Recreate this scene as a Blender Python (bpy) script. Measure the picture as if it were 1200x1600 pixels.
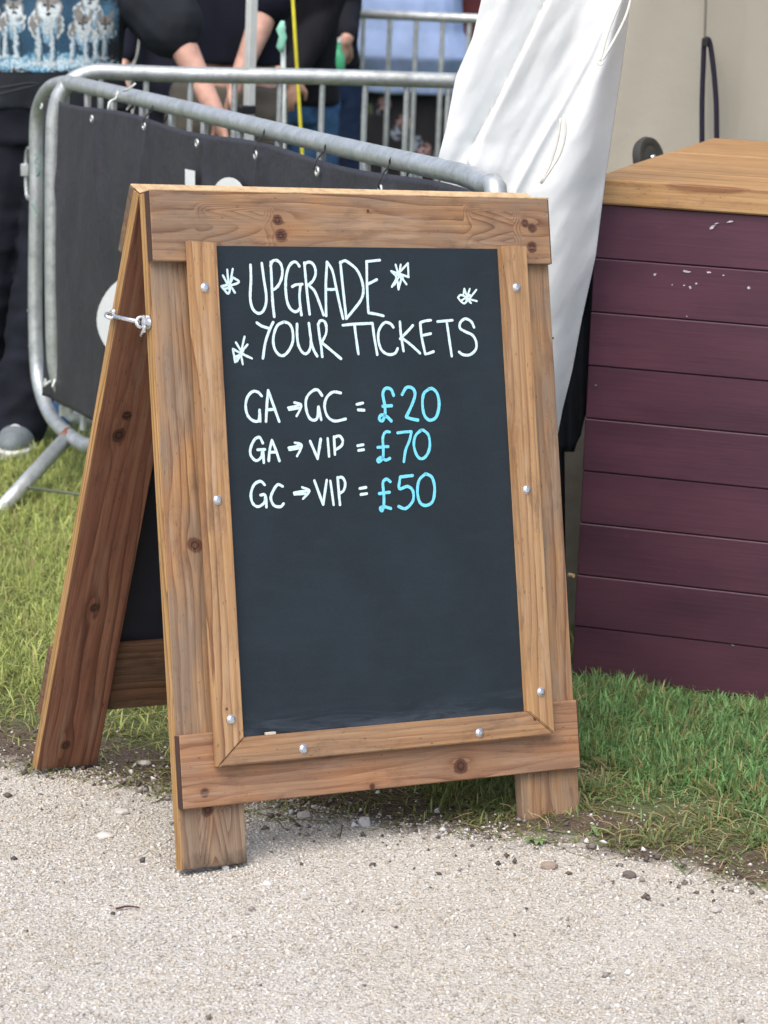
import bpy, bmesh, math, random
import numpy as np
from mathutils import Vector, Matrix, noise
from mathutils.bvhtree import BVHTree
for o in list(bpy.data.objects): bpy.data.objects.remove(o)
SC = bpy.context.scene; COL = SC.collection
R = math.radians

# ------------------------------------------------------------------ camera, world, sun, exposure
CAM = Vector((0, 0, 1.55))
CR = Vector((0.99928461, 0.00809932, 0.03694152)); CU = Vector((-0.03781898, 0.21400699, 0.97609976)); CF = Vector((0, 0.97679855, -0.2141602))
cd = bpy.data.cameras.new('camera'); cam = bpy.data.objects.new('camera', cd); COL.objects.link(cam)
cam.matrix_world = Matrix(((CR.x, CU.x, -CF.x, CAM.x), (CR.y, CU.y, -CF.y, CAM.y), (CR.z, CU.z, -CF.z, CAM.z), (0, 0, 0, 1)))
cd.sensor_fit = 'VERTICAL'; cd.sensor_height = 36; cd.lens = 4350 / 1600 * 36
cd.clip_start = 0.1; cd.clip_end = 600
cd.dof.use_dof = True; cd.dof.focus_distance = 4.75; cd.dof.aperture_fstop = 9
SC.camera = cam
w = bpy.data.worlds.new('World'); SC.world = w; w.use_nodes = True
wn = w.node_tree.nodes; wl = w.node_tree.links
SUN_EL, SUN_AZ = 58, 205          # azimuth clockwise from +y
sky = wn.new('ShaderNodeTexSky'); sky.sky_type = 'NISHITA'; sky.sun_disc = False
sky.sun_elevation = R(SUN_EL); sky.sun_rotation = R(SUN_AZ); sky.dust_density = 4.0; sky.air_density = 0.8; sky.ozone_density = 1.0
wl.new(sky.outputs[0], wn['Background'].inputs[0]); wn['Background'].inputs[1].default_value = 0.15
sd = bpy.data.lights.new('sun', 'SUN'); sd.energy = 1.15; sd.angle = R(60); sd.color = (1, 0.96, 0.9)
sun = bpy.data.objects.new('sun', sd); COL.objects.link(sun)
sv = Vector((math.sin(R(SUN_AZ)) * math.cos(R(SUN_EL)), math.cos(R(SUN_AZ)) * math.cos(R(SUN_EL)), math.sin(R(SUN_EL))))
sun.rotation_euler = (-sv).to_track_quat('-Z', 'Y').to_euler(); sun.location = (0, 0, 12)
SC.view_settings.view_transform = 'Standard'; SC.view_settings.look = 'None'
SC.view_settings.gamma = 1; SC.view_settings.use_curve_mapping = False; SC.view_settings.exposure = 0.66

# ------------------------------------------------------------------ helpers
def ray(x, y): return CF + CR * ((x - 600) / 4350) - CU * ((y - 800) / 4350)
def atY(x, y, Y): d = ray(x, y); return CAM + d * (Y / d.y)
def atZ(x, y, z): d = ray(x, y); return CAM + d * ((z - 1.55) / d.z)
def atP(x, y, o, n): d = ray(x, y); return CAM + d * ((o - CAM).dot(n) / d.dot(n))

def tag(o, label=None, cat=None, group=None, kind=None):
    if label: o['label'] = label
    if cat: o['category'] = cat
    if group: o['group'] = group
    if kind: o['kind'] = kind
    return o
WLOC = {}
def empty(name, loc, label, cat, group=None):
    o = bpy.data.objects.new(name, None); o.empty_display_size = .05; COL.objects.link(o)
    o.location = loc; WLOC[o.name] = Vector(loc)
    return tag(o, label, cat, group)

class MB:
    """collects world-space geometry, then links it as one object"""
    def __init__(s): s.v = []; s.f = []; s.wc = []; s.col = []
    def add(s, vs, fs, wc=None, col=None):
        n = len(s.v); s.v += [tuple(p) for p in vs]; s.f += [tuple(i + n for i in f) for f in fs]
        if wc is not None: s.wc += [tuple(p) for p in wc]
        if col is not None: s.col += [col] * len(vs)
        return s
    def box(s, o, X, Y, Z, dx, dy, dz, bev=.0012, off=(0, 0, 0)):
        """box centred at o with half sizes, chamfered; X,Y,Z unit axes; wood coordinates = local + off"""
        bm = bmesh.new(); bmesh.ops.create_cube(bm, size=2)
        for v in bm.verts: v.co = Vector((v.co.x * dx, v.co.y * dy, v.co.z * dz))
        if bev: bmesh.ops.bevel(bm, geom=bm.edges[:], offset=min(bev, dx * .4, dy * .4, dz * .4), segments=1, affect='EDGES')
        bm.verts.index_update()
        L = [v.co.copy() for v in bm.verts]; F = [[v.index for v in f.verts] for f in bm.faces]; bm.free()
        return s.add([o + X * p.x + Y * p.y + Z * p.z for p in L], F, wc=[(p.x + off[0], p.y + off[1], p.z + off[2]) for p in L])
    def prism(s, poly, o, X, Y, Z, z0, z1, off=(0, 0, 0)):
        """extruded polygon (local X,Y) between z0 and z1"""
        n = len(poly); L = [(x, y, z0) for x, y in poly] + [(x, y, z1) for x, y in poly]
        F = [tuple(range(n - 1, -1, -1)), tuple(range(n, 2 * n))] + [(i, (i + 1) % n, n + (i + 1) % n, n + i) for i in range(n)]
        return s.add([o + X * a + Y * b + Z * c for a, b, c in L], F, wc=[(a + off[0], b + off[1], c + off[2]) for a, b, c in L])
    def tube(s, pts, r, n=10, closed=False, caps=True, flat=None):
        pts = [Vector(p) for p in pts]; m = len(pts)
        rr = r if isinstance(r, (list, tuple)) else [r] * m
        vs = []; fs = []; prev = None
        for i, p in enumerate(pts):
            a = pts[(i - 1) % m] if (closed or i > 0) else p
            b = pts[(i + 1) % m] if (closed or i < m - 1) else p
            t = (b - a).normalized()
            if prev is None:
                u = t.orthogonal().normalized() if flat is None else (flat - t * flat.dot(t)).normalized()
            else:
                u = prev - t * prev.dot(t)
                u = u.normalized() if u.length > 1e-6 else t.orthogonal().normalized()
            prev = u; w_ = t.cross(u)
            for k in range(n):
                an = 2 * math.pi * k / n
                vs.append(p + (u * math.cos(an) + w_ * math.sin(an)) * rr[i])
        for i in range(m if closed else m - 1):
            j = (i + 1) % m
            for k in range(n):
                l = (k + 1) % n
                fs.append((i * n + k, i * n + l, j * n + l, j * n + k))
        if caps and not closed:
            fs.append(tuple(range(n - 1, -1, -1))); fs.append(tuple((m - 1) * n + k for k in range(n)))
        return s.add(vs, fs)
    def ell(s, c, rx, ry, rz, n=12, m=8, M=None):
        vs = []; fs = []
        for i in range(1, m):
            th = math.pi * i / m
            for k in range(n):
                ph = 2 * math.pi * k / n
                q = Vector((rx * math.sin(th) * math.cos(ph), ry * math.sin(th) * math.sin(ph), rz * math.cos(th)))
                vs.append(Vector(c) + (M @ q if M else q))
        t = Vector((0, 0, rz)); vs += [Vector(c) + (M @ t if M else t), Vector(c) - (M @ t if M else t)]
        for i in range(m - 2):
            for k in range(n):
                l = (k + 1) % n; fs.append((i * n + k, (i + 1) * n + k, (i + 1) * n + l, i * n + l))
        T = (m - 1) * n
        for k in range(n):
            l = (k + 1) % n; fs.append((T, k, l)); fs.append((T + 1, (m - 2) * n + l, (m - 2) * n + k))
        return s.add(vs, fs)
    def loft(s, rings, n=28, caps=True):
        """rings: (centre, rx, ry[, ax, ay]) ax, ay unit axes"""
        vs = []; fs = []
        for rg in rings:
            c = Vector(rg[0]); ax = rg[3] if len(rg) > 3 else Vector((1, 0, 0)); ay = rg[4] if len(rg) > 4 else Vector((0, 1, 0))
            for k in range(n):
                a = 2 * math.pi * k / n; ca, sa = math.cos(a), math.sin(a)
                e = 0.85
                vs.append(c + ax * (rg[1] * math.copysign(abs(ca) ** e, ca)) + ay * (rg[2] * math.copysign(abs(sa) ** e, sa)))
        m = len(rings)
        for i in range(m - 1):
            for k in range(n):
                l = (k + 1) % n; fs.append((i * n + k, i * n + l, (i + 1) * n + l, (i + 1) * n + k))
        if caps: fs.append(tuple(range(n - 1, -1, -1))); fs.append(tuple((m - 1) * n + k for k in range(n)))
        return s.add(vs, fs)
    def build(s, name, mat, parent=None, smooth=False, label=None, cat=None, group=None, kind=None, autos=None):
        me = bpy.data.meshes.new(name)
        base = world_of(parent) if parent else None
        if parent is None:
            a = np.array(s.v); base = Vector(((a[:, 0].min() + a[:, 0].max()) / 2, (a[:, 1].min() + a[:, 1].max()) / 2, a[:, 2].min()))
            if kind in ('structure', 'stuff'): base = Vector((0, 0, 0))
        me.from_pydata([(x - base.x, y - base.y, z - base.z) for x, y, z in s.v], [], s.f)
        if s.wc and len(s.wc) == len(s.v):
            at = me.attributes.new('wc', 'FLOAT_VECTOR', 'POINT'); at.data.foreach_set('vector', [c for p in s.wc for c in p])
        if s.col and len(s.col) == len(s.v):
            at = me.attributes.new('tint', 'FLOAT_COLOR', 'POINT'); at.data.foreach_set('color', [c for p in s.col for c in (p[0], p[1], p[2], 1)])
        me.materials.append(mat)
        if smooth:
            me.polygons.foreach_set('use_smooth', [True] * len(me.polygons))
            if autos: me.set_sharp_from_angle(angle=R(autos))
        me.update()
        o = bpy.data.objects.new(name, me); COL.objects.link(o)
        if parent is None: o.location = base
        else: o.parent = parent
        WLOC[o.name] = Vector(base)
        return tag(o, label, cat, group, kind)
def world_of(o): return WLOC[o.name]

def copy_part(o, offset, parent=None):
    c = o.copy(); COL.objects.link(c)
    c.location = Vector(o.location) + Vector(offset); c.parent = parent or o.parent
    WLOC[c.name] = WLOC[o.name] + Vector(offset)
    return c

def catmull(P, k=5, closed=False):
    P = [Vector(p) for p in P]; out = []; n = len(P)
    if n < 3 and not closed: return P
    for i in range(n if closed else n - 1):
        p0 = P[(i - 1) % n] if (closed or i > 0) else P[0] * 2 - P[1]
        p1 = P[i]; p2 = P[(i + 1) % n]
        p3 = P[(i + 2) % n] if (closed or i + 2 < n) else P[-1] * 2 - P[-2]
        for j in range(k):
            t = j / k
            out.append(.5 * ((2 * p1) + (p2 - p0) * t + (2 * p0 - 5 * p1 + 4 * p2 - p3) * t * t + (3 * p1 - p0 - 3 * p2 + p3) * t ** 3))
    if not closed: out.append(P[-1])
    return out

# ------------------------------------------------------------------ materials
class NT:
    def __init__(s, name):
        s.m = bpy.data.materials.new(name); s.m.use_nodes = True; s.t = s.m.node_tree
        s.b = s.t.nodes['Principled BSDF']; s.out = s.t.nodes['Material Output']
    def n(s, typ, **kw):
        nd = s.t.nodes.new('ShaderNode' + typ)
        for k, v in kw.items(): setattr(nd, k, v)
        return nd
    def l(s, a, b): s.t.links.new(a, b)
    def val(s, x, sock):
        if isinstance(x, (int, float)): sock.default_value = x
        elif isinstance(x, (tuple, list)): sock.default_value = x
        else: s.l(x, sock)
    def math(s, op, a, b=0.0, c=0.0, clamp=False):
        nd = s.n('Math', operation=op, use_clamp=clamp); s.val(a, nd.inputs[0]); s.val(b, nd.inputs[1])
        if op in ('MULTIPLY_ADD', 'SMOOTH_MIN', 'COMPARE', 'WRAP'): s.val(c, nd.inputs[2])
        return nd.outputs[0]
    def noise(s, vec, scale, detail=3, rough=.55, dist=0):
        nd = s.n('TexNoise'); nd.inputs['Scale'].default_value = scale; nd.inputs['Detail'].default_value = detail
        nd.inputs['Roughness'].default_value = rough; nd.inputs['Distortion'].default_value = dist
        if vec is not None: s.l(vec, nd.inputs['Vector'])
        return nd.outputs['Fac']
    def vmul(s, vec, t):
        nd = s.n('VectorMath', operation='MULTIPLY'); s.l(vec, nd.inputs[0]); nd.inputs[1].default_value = t; return nd.outputs[0]
    def vadd(s, vec, t):
        nd = s.n('VectorMath', operation='ADD'); s.l(vec, nd.inputs[0]); s.val(t, nd.inputs[1]); return nd.outputs[0]
    def ramp(s, fac, stops, interp='LINEAR'):
        nd = s.n('ValToRGB'); nd.color_ramp.interpolation = interp; el = nd.color_ramp.elements
        while len(el) > 1: el.remove(el[-1])
        el[0].position = stops[0][0]; el[0].color = (*stops[0][1], 1)
        for p, c in stops[1:]:
            e = el.new(p); e.color = (*c, 1)
        s.l(fac, nd.inputs[0]); return nd.outputs[0]
    def mr(s, v, a, b, c=0., d=1.):
        nd = s.n('MapRange'); s.val(v, nd.inputs[0]); nd.inputs[1].default_value = a; nd.inputs[2].default_value = b
        nd.inputs[3].default_value = c; nd.inputs[4].default_value = d; return nd.outputs[0]
    def mix(s, f, a, b, blend='MIX'):
        nd = s.n('Mix', data_type='RGBA', blend_type=blend)
        s.val(f, nd.inputs[0])
        for x, i in ((a, 6), (b, 7)):
            if isinstance(x, tuple): nd.inputs[i].default_value = (*x, 1)
            else: s.l(x, nd.inputs[i])
        return nd.outputs[2]
    def bump(s, h, strength=.3, dist=.01):
        nd = s.n('Bump'); nd.inputs['Strength'].default_value = strength; nd.inputs['Distance'].default_value = dist
        s.l(h, nd.inputs['Height']); s.l(nd.outputs[0], s.b.inputs['Normal']); return nd
    def geo(s): return s.n('NewGeometry').outputs['Position']
    def col(s, c):
        if isinstance(c, tuple): s.b.inputs['Base Color'].default_value = (*c, 1)
        else: s.l(c, s.b.inputs['Base Color'])
    def rough(s, r): s.val(r, s.b.inputs['Roughness'])

def simple(name, c, rough=.6, metal=0., var=.15, scale=30., bump=.15, bscale=200., bd=.002, spec=.5):
    t = NT(name); P = t.geo()
    n1 = t.noise(P, scale, 4); c2 = tuple(min(1, x * (1 + var)) for x in c); c1 = tuple(x * (1 - var) for x in c)
    t.col(t.ramp(n1, [(.3, c1), (.7, c2)])); t.rough(t.mr(n1, 0, 1, max(0, rough - .08), min(1, rough + .08)))
    t.b.inputs['Metallic'].default_value = metal; t.b.inputs['Specular IOR Level'].default_value = spec
    if bump: t.bump(t.noise(P, bscale, 3), bump, bd)
    return t.m

def wood(name, seed=0, knots=(), hue=0., dark=1., grey=.5, freq=75, ring=.55, cath=(), dirt=None, tone=(1, 1, 1)):
    """weathered pine: grain lines are the stream lines of a flow around each knot. knots: (x, y, radius)"""
    t = NT(name); at = t.n('Attribute', attribute_name='wc'); vec = at.outputs['Vector']
    sx = t.n('SeparateXYZ'); t.l(vec, sx.inputs[0]); x, y, z = sx.outputs
    off = t.vadd(vec, (seed * 3.17, seed * 1.3, seed * .7))
    warp = t.noise(t.vmul(off, (1.7, 10, 10)), 1, 2, .45)
    warp2 = t.noise(t.vmul(off, (14, 30, 30)), 1, 2, .5)
    psi = t.math('ADD', y, t.math('MULTIPLY', t.math('SUBTRACT', warp, .5), .085))
    psi = t.math('ADD', psi, t.math('MULTIPLY', t.math('SUBTRACT', warp2, .5), .006))
    cm = None
    for cx_, cy_, ln, sg_ in cath:          # nested V shaped figure of flat sawn boards
        yy = t.math('SUBTRACT', y, cy_); v_ = t.math('SQRT', t.math('ADD', t.math('MULTIPLY', yy, yy), .00006))
        v_ = t.math('ADD', v_, t.math('MULTIPLY', t.math('SUBTRACT', x, cx_), .20 * sg_))
        v_ = t.math('MULTIPLY', v_, 2.0)
        v_ = t.math('ADD', v_, t.math('MULTIPLY', t.math('SUBTRACT', warp2, .5), .008))
        dxx = t.math('ABSOLUTE', t.math('SUBTRACT', x, cx_)); mk = t.mr(dxx, ln * .7, ln, 1, 0); mk2 = t.mr(t.math('ABSOLUTE', yy), .026, .040, 1, 0)
        mk = t.math('MULTIPLY', mk, mk2); cm = mk; psi = t.math('ADD', t.math('MULTIPLY', psi, t.math('SUBTRACT', 1., mk)), t.math('MULTIPLY', v_, mk))
    kmask = None; kring = None; halo = None
    for kx, ky, kr in knots:
        dx = t.math('MULTIPLY', t.math('SUBTRACT', x, kx), .42); dy = t.math('SUBTRACT', y, ky)
        r2 = t.math('ADD', t.math('MULTIPLY', dx, dx), t.math('MULTIPLY', dy, dy))
        e = t.math('DIVIDE', kr * kr * 2.2, t.math('ADD', r2, kr * kr * .7))
        psi = t.math('SUBTRACT', psi, t.math('MULTIPLY', dy, e))
        dxx = t.math('SUBTRACT', x, kx)
        r = t.math('SQRT', t.math('ADD', t.math('MULTIPLY', dxx, dxx), t.math('MULTIPLY', dy, dy)))
        r = t.math('ADD', r, t.math('MULTIPLY', t.math('SUBTRACT', warp2, .5), kr * .6))
        r = t.math('MULTIPLY', r, t.math('MULTIPLY_ADD', warp2, 1.1, .45)); m = t.mr(r, kr * .8, kr * 1.1, 1, 0); h = t.mr(r, kr, kr * 4.0, 1, 0)
        kmask = m if kmask is None else t.math('MAXIMUM', kmask, m)
        halo = h if halo is None else t.math('MAXIMUM', halo, h)
        rr = t.math('SINE', t.math('MULTIPLY', r, 3.5 * math.pi / kr)); kring = rr if kring is None else t.math('ADD', kring, t.math('MULTIPLY', rr, m))
    s_ = t.math('FRACT', t.math('MULTIPLY', psi, freq))
    ring_line = t.math('MULTIPLY', t.math('POWER', s_, 2.6), t.mr(s_, .93, 1.0, 1, 0))
    presence = t.mr(t.noise(t.vmul(off, (1.2, 22, 20)), 1, 2), .36, .62, .12, 1)
    if halo is not None: presence = t.math('MAXIMUM', presence, t.math('MULTIPLY', halo, .8))
    if cm is not None: presence = t.math('MAXIMUM', presence, t.math('MULTIPLY', cm, .9))
    ring_line = t.math('MULTIPLY', ring_line, presence)
    fib = t.noise(t.vmul(off, (9, 420, 420)), 1, 3, .6)
    fib2 = t.noise(t.vmul(off, (3, 110, 110)), 1, 3, .6)
    patch = t.noise(t.vmul(off, (5, 14, 14)), 1, 3, .6)
    g = grey
    light = (.55 * dark, (.325 + hue) * dark, .155 * dark)
    mid = (.37 * dark, (.195 + hue) * dark, .088 * dark)
    gry = (.285 * dark, .215 * dark, .15 * dark)
    c = t.ramp(fib2, [(.3, mid), (.68, light)])
    c = t.mix(t.math('MULTIPLY', t.mr(patch, .34, .58), g), c, gry)
    c = t.mix(t.mr(fib, .35, .75, 0, .38), c, (.14 * dark, .075 * dark, .045 * dark))
    c = t.mix(t.math('MULTIPLY', ring_line, min(1, ring * 1.6)), c, (.13 * dark, .045 * dark, .022 * dark))
    sm = t.noise(t.vmul(off, (11, 26, 26)), 1, 5, .72)
    c = t.mix(t.mr(sm, .54, .72, 0, .5), c, (.09 * dark, .06 * dark, .045 * dark))
    if kmask is not None:
        kc = t.ramp(t.math('MULTIPLY_ADD', kring, .5, .5), [(0, (.045 * dark, .02 * dark, .013 * dark)), (1, (.14 * dark, .062 * dark, .035 * dark))])
        c = t.mix(t.math('MULTIPLY', halo, .25), c, (.22 * dark, .09 * dark, .04 * dark))
        c = t.mix(kmask, c, kc)
    pit = t.noise(t.vmul(off, (70, 260, 260)), 1, 2, .6); c = t.mix(t.mr(pit, .66, .74, 0, .7), c, (.07 * dark, .04 * dark, .028 * dark))
    lt = t.noise(t.vmul(off, (7, 60, 60)), 1, 3, .6); c = t.mix(t.mr(lt, .56, .72, 0, .4), c, (.52 * dark, .38 * dark, .26 * dark))
    if dirt:                                # mud stain on the end that stands on the ground
        dm = t.math('ADD', t.mr(x, dirt - .05, dirt), t.math('MULTIPLY', t.math('SUBTRACT', sm, .5), 1.6)); c = t.mix(t.mr(dm, .45, 1.15, 0, .8), c, (.05, .038, .028))
    c = t.mix(1.0, c, tone, 'MULTIPLY')
    t.col(c); t.rough(t.mr(fib, .3, .8, .55, .8)); t.b.inputs['Specular IOR Level'].default_value = .35
    h = t.math('ADD', t.math('MULTIPLY', fib, .5), t.math('MULTIPLY', ring_line, -.4)); t.bump(h, .5, .0012)
    return t.m

def galv(name):
    t = NT(name); P = t.geo()
    n1 = t.noise(P, 22, 5, .65); n2 = t.noise(P, 90, 4, .7); n3 = t.noise(t.vmul(P, (1, 1, .3)), 9, 4, .6)
    c = t.ramp(n1, [(.3, (.36, .40, .40)), (.62, (.60, .64, .64))])
    c = t.mix(t.mr(n2, .56, .74, 0, .6), c, (.2, .21, .2)); c = t.mix(t.mr(n3, .55, .75, 0, .35), c, (.32, .34, .29))
    t.col(c); t.b.inputs['Metallic'].default_value = .55; t.rough(t.mr(n1, .3, .7, .55, .32)); t.bump(t.math('ADD', n2, t.math('MULTIPLY', t.noise(P, 13, 3), 3.)), .3, .003)
    return t.m
STEEL = galv('galvanised_steel')
RUST = simple('rust', (.22, .07, .03), .9, var=.5, scale=120, bump=.6)
ZINC = simple('zinc_plated', (.72, .74, .76), .28, .9, var=.1, scale=300)
DARKGAP = simple('gap_shade', (.012, .014, .02), .9, var=.3)  # near-black colour painting the shaded interior left of the counter
CUT = simple('cut_pine', (.58, .40, .22), .8, var=.25, scale=60)

# ------------------------------------------------------------------ ground
def gz(x, y):
    t = min(max((y - 5.1) / 2.2, 0), 1); t = t * t * (3 - 2 * t)
    return -.075 * t + .006 * noise.noise(Vector((x * 1.7, y * 1.7, 3))) * min(1, abs(y - 3) * .4)
def edge_y(x):
    xs = [-3, -1.2, -.68, -.35, .02, .35, .65, 1.5, 4]; ys = [5.4, 4.98, 4.84, 4.70, 4.57, 4.49, 4.32, 4.05, 3.6]
    return float(np.interp(x, xs, ys))
def build_ground():
    xs = np.unique(np.concatenate([np.linspace(-300, -6, 14), np.linspace(-6, 6, 160), np.linspace(6, 300, 14)]))
    ys = np.unique(np.concatenate([np.linspace(-200, 1, 10), np.linspace(1, 11, 140), np.linspace(11, 400, 16)]))
    m = MB(); nx = len(xs); vs = [(x, y, gz(x, y)) for y in ys for x in xs]
    fs = [(j * nx + i, j * nx + i + 1, (j + 1) * nx + i + 1, (j + 1) * nx + i) for j in range(len(ys) - 1) for i in range(nx - 1)]
    m.add(vs, fs)
    cols = []
    t = NT('ground_soil_and_gravel'); P = t.geo()
    at0 = t.n('Attribute', attribute_name='gravel').outputs['Fac']; at = at0
    nb = t.noise(P, 7, 4, .7); nf = t.noise(P, 60, 4, .7); nf2 = t.noise(P, 260, 3, .7)
    mask = t.math('ADD', at, t.math('MULTIPLY', t.math('SUBTRACT', t.math('ADD', nb, t.math('MULTIPLY', nf, .6)), .8), .55))
    mask = t.mr(mask, .42, .62)
    gc = t.ramp(nf2, [(.3, (.44, .415, .36)), (.5, (.58, .555, .495)), (.7, (.66, .635, .585))])
    gc = t.mix(t.mr(nb, .5, .75, 0, .4), gc, (.46, .38, .28))
    sc = t.ramp(nf, [(.3, (.06, .042, .028)), (.55, (.12, .088, .06)), (.8, (.19, .15, .105))])
    gc = t.mix(t.mr(t.noise(P, 3.1, 5, .7), .45, .62, 0, .2), gc, (.36, .33, .28)); sc = t.mix(t.mr(at, .12, .0, 0, .75), sc, (.10, .14, .045)); t.col(t.mix(mask, sc, gc)); t.rough(.95)
    vor = t.n('TexVoronoi'); vor.inputs['Scale'].default_value = 170; t.l(P, vor.inputs['Vector'])
    t.bump(t.math('ADD', t.math('MULTIPLY', vor.outputs['Distance'], -1.), nf), .8, .006)
    o = m.build('ground', t.m, smooth=True, kind='structure')
    a = o.data.attributes.new('gravel', 'FLOAT', 'POINT')
    a.data.foreach_set('value', [min(max(.5 - (y - edge_y(x)) / .5, 0), 1) for x, y, z in vs])
build_ground()

rng = np.random.default_rng(7)
PI = math.pi
def scatter_stones(name, n, xr, yr, smin, smax, keep, palette, mat, label, kind='stuff', sink=.16, flat=.56):
    """n small angular stones as one mesh (real geometry), colour per stone"""
    base = np.array([(1, 0, 0), (-1, 0, 0), (0, 1, 0), (0, -1, 0), (0, 0, 1), (0, 0, -1)], float)
    fb = np.array([(0, 2, 4), (2, 1, 4), (1, 3, 4), (3, 0, 4), (2, 0, 5), (1, 2, 5), (3, 1, 5), (0, 3, 5)])
    xy = np.stack([rng.uniform(*xr, n), rng.uniform(*yr, n)], 1)
    k = np.array([keep(x, y) for x, y in xy]) > rng.random(n); xy = xy[k]; n = len(xy)
    s = smin + (smax - smin) * rng.random(n) ** 2.6
    z = np.array([gz(x, y) for x, y in xy])
    V = base[None] * rng.uniform(.55, 1.25, (n, 6, 3)) + rng.normal(0, .16, (n, 6, 3))
    V[:, :, 2] *= flat
    a = rng.uniform(0, 2 * PI, n); b = rng.normal(0, .5, n)
    ca, sa = np.cos(a)[:, None], np.sin(a)[:, None]; cb, sb = np.cos(b)[:, None], np.sin(b)[:, None]
    X = V[..., 0] * cb - V[..., 2] * sb; Z = V[..., 0] * sb + V[..., 2] * cb; Y = V[..., 1]
    X, Y = X * ca - Y * sa, X * sa + Y * ca
    W = np.stack([X, Y, Z], -1) * s[:, None, None]; W[..., 0] += xy[:, :1]; W[..., 1] += xy[:, 1:]; W[..., 2] += (z + s * sink)[:, None]
    F = (fb[None] + (np.arange(n) * 6)[:, None, None]).reshape(-1, 3)
    me = bpy.data.meshes.new(name); me.vertices.add(n * 6); me.vertices.foreach_set('co', W.reshape(-1))
    me.loops.add(len(F) * 3); me.loops.foreach_set('vertex_index', F.reshape(-1)); me.polygons.add(len(F))
    me.polygons.foreach_set('loop_start', np.arange(len(F)) * 3); me.polygons.foreach_set('loop_total', np.full(len(F), 3)); me.update()
    pal = np.array(palette); c = pal[rng.integers(0, len(pal), n)] * rng.uniform(.80, 1.16, (n, 1))
    big = np.array([noise.noise(Vector((x * 2.1, y * 2.6, 9))) + .6 * noise.noise(Vector((x * 6, y * 8, 4))) for x, y in xy])[:, None]
    if name == 'gravel': c = c * (1 - .10 * np.clip(big, -1, 1)) * (np.array([1.0, .99, .965]) if 1 else 1) ** np.clip(1 + 3 * big, 0, 3)
    C4 = np.ones((n, 6, 4)); C4[:, :, :3] = c[:, None]
    at = me.attributes.new('tint', 'FLOAT_COLOR', 'POINT'); at.data.foreach_set('color', C4.reshape(-1))
    me.materials.append(mat); o = bpy.data.objects.new(name, me); COL.objects.link(o)
    return tag(o, label, None, None, kind)
def tinted(name, rough=.9, bs=500, var=.12, trans=0):
    t = NT(name); a = t.n('Attribute', attribute_name='tint').outputs['Color']; P = t.geo()
    n = t.noise(P, bs, 3); t.col(t.mix(t.mr(n, .3, .7, 0, var * 2), a, (.12, .11, .09))); t.rough(rough)
    t.b.inputs['Specular IOR Level'].default_value = .3
    if trans:
        tr = t.n('BsdfTranslucent'); t.l(a, tr.inputs[0]); mx = t.n('MixShader'); mx.inputs[0].default_value = trans
        t.l(t.b.outputs[0], mx.inputs[1]); t.l(tr.outputs[0], mx.inputs[2]); t.l(mx.outputs[0], t.out.inputs[0])
    return t.m
STONE = tinted('crushed_limestone')
pal = [(.66, .64, .59), (.72, .70, .66), (.57, .54, .48), (.60, .55, .46), (.52, .49, .43), (.64, .62, .59), (.74, .73, .70), (.56, .49, .39), (.66, .64, .60), (.44, .41, .37)]
def kg(x, y):
    d = (edge_y(x) - y) + .10 * noise.noise(Vector((x * 5, y * 5, 0))) + .06 * noise.noise(Vector((x * 14, y * 14, 2)))
    return min(max(.5 + d / .16, .035 if d > -.45 else 0), 1)
scatter_stones('gravel', 150000, (-.95, 1.0), (3.35, 5.1), .0011, .0050, kg, pal, STONE, 'pale crushed gravel covering the track in the foreground')
scatter_stones('gravel', 40000, (-3.2, 3.2), (2.0, 5.6), .004, .010, lambda x, y: kg(x, y) * (0 if (-.95 < x < 1 and 3.35 < y < 5.1) else 1), pal, STONE, 'pale crushed gravel beside and before the near track')
darkpal = [(.10, .09, .085), (.18, .16, .14), (.14, .10, .08), (.75, .74, .72), (.3, .27, .24)]
def kpeb(x, y):
    d = abs(y - edge_y(x)); return .9 * math.exp(-(d / .13) ** 2) + .03 * (y < edge_y(x))
scatter_stones('pebbles', 6500, (-1.1, 1.1), (3.4, 5.2), .003, .0085, lambda x, y: kpeb(x, y) * (1 + .8 * noise.noise(Vector((x * 8, y * 8, 31)))), darkpal, STONE, 'dark and pale loose pebbles along the edge of the gravel', sink=.5, flat=.7)

# individual larger stones by the sign
def stone(px, py, s, c, label, flat=.6, sd=0):
    g = atZ(px, py, 0); r_ = random.Random(sd); bm = bmesh.new(); bmesh.ops.create_icosphere(bm, subdivisions=2, radius=1)
    m = MB(); vs = []
    for v in bm.verts:
        p = v.co; q = p * (1 + .28 * noise.noise(p * 1.4 + Vector((sd * 3.3, 0, 0))) + .12 * noise.noise(p * 3.1 + Vector((sd, 5, 0))))
        vs.append((g.x + q.x * s, g.y + q.y * s * .8, gz(g.x, g.y) + s * flat * .55 + q.z * s * flat))
    m.add(vs, [[v.index for v in f.verts] for f in bm.faces], col=c); bm.free()
    m.build('stone', STONE, label=label, cat='stone', group='larger stones lying round the sign')
stone(476, 1278, .014, (.50, .46, .42), 'flat buff stone on the dirt just right of the near left leg', .6, 1)
stone(570, 1290, .011, (.66, .64, .60), 'upright whitish stone on the dirt below the middle of the sign', .95, 2)
stone(858, 1358, .014, (.34, .27, .22), 'brown rounded stone on the gravel in front of the right leg', .55, 3)
stone(352, 1358, .006, (.76, .75, .73), 'tiny white stone at the foot of the near left leg', .9, 4)
stone(418, 1384, .008, (.72, .71, .70), 'white stone on the gravel right of the near left leg', .7, 5)
stone(190, 1271, .014, (.58, .56, .52), 'pale flat stone on the gravel between the two left legs', .4, 6)
stone(164, 1308, .014, (.66, .64, .60), 'pale flat stone furthest left on the open gravel', .35, 7)
stone(983, 1372, .012, (.16, .13, .12), 'dark angular stone at the grass edge right of the sign', .6, 8)
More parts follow.
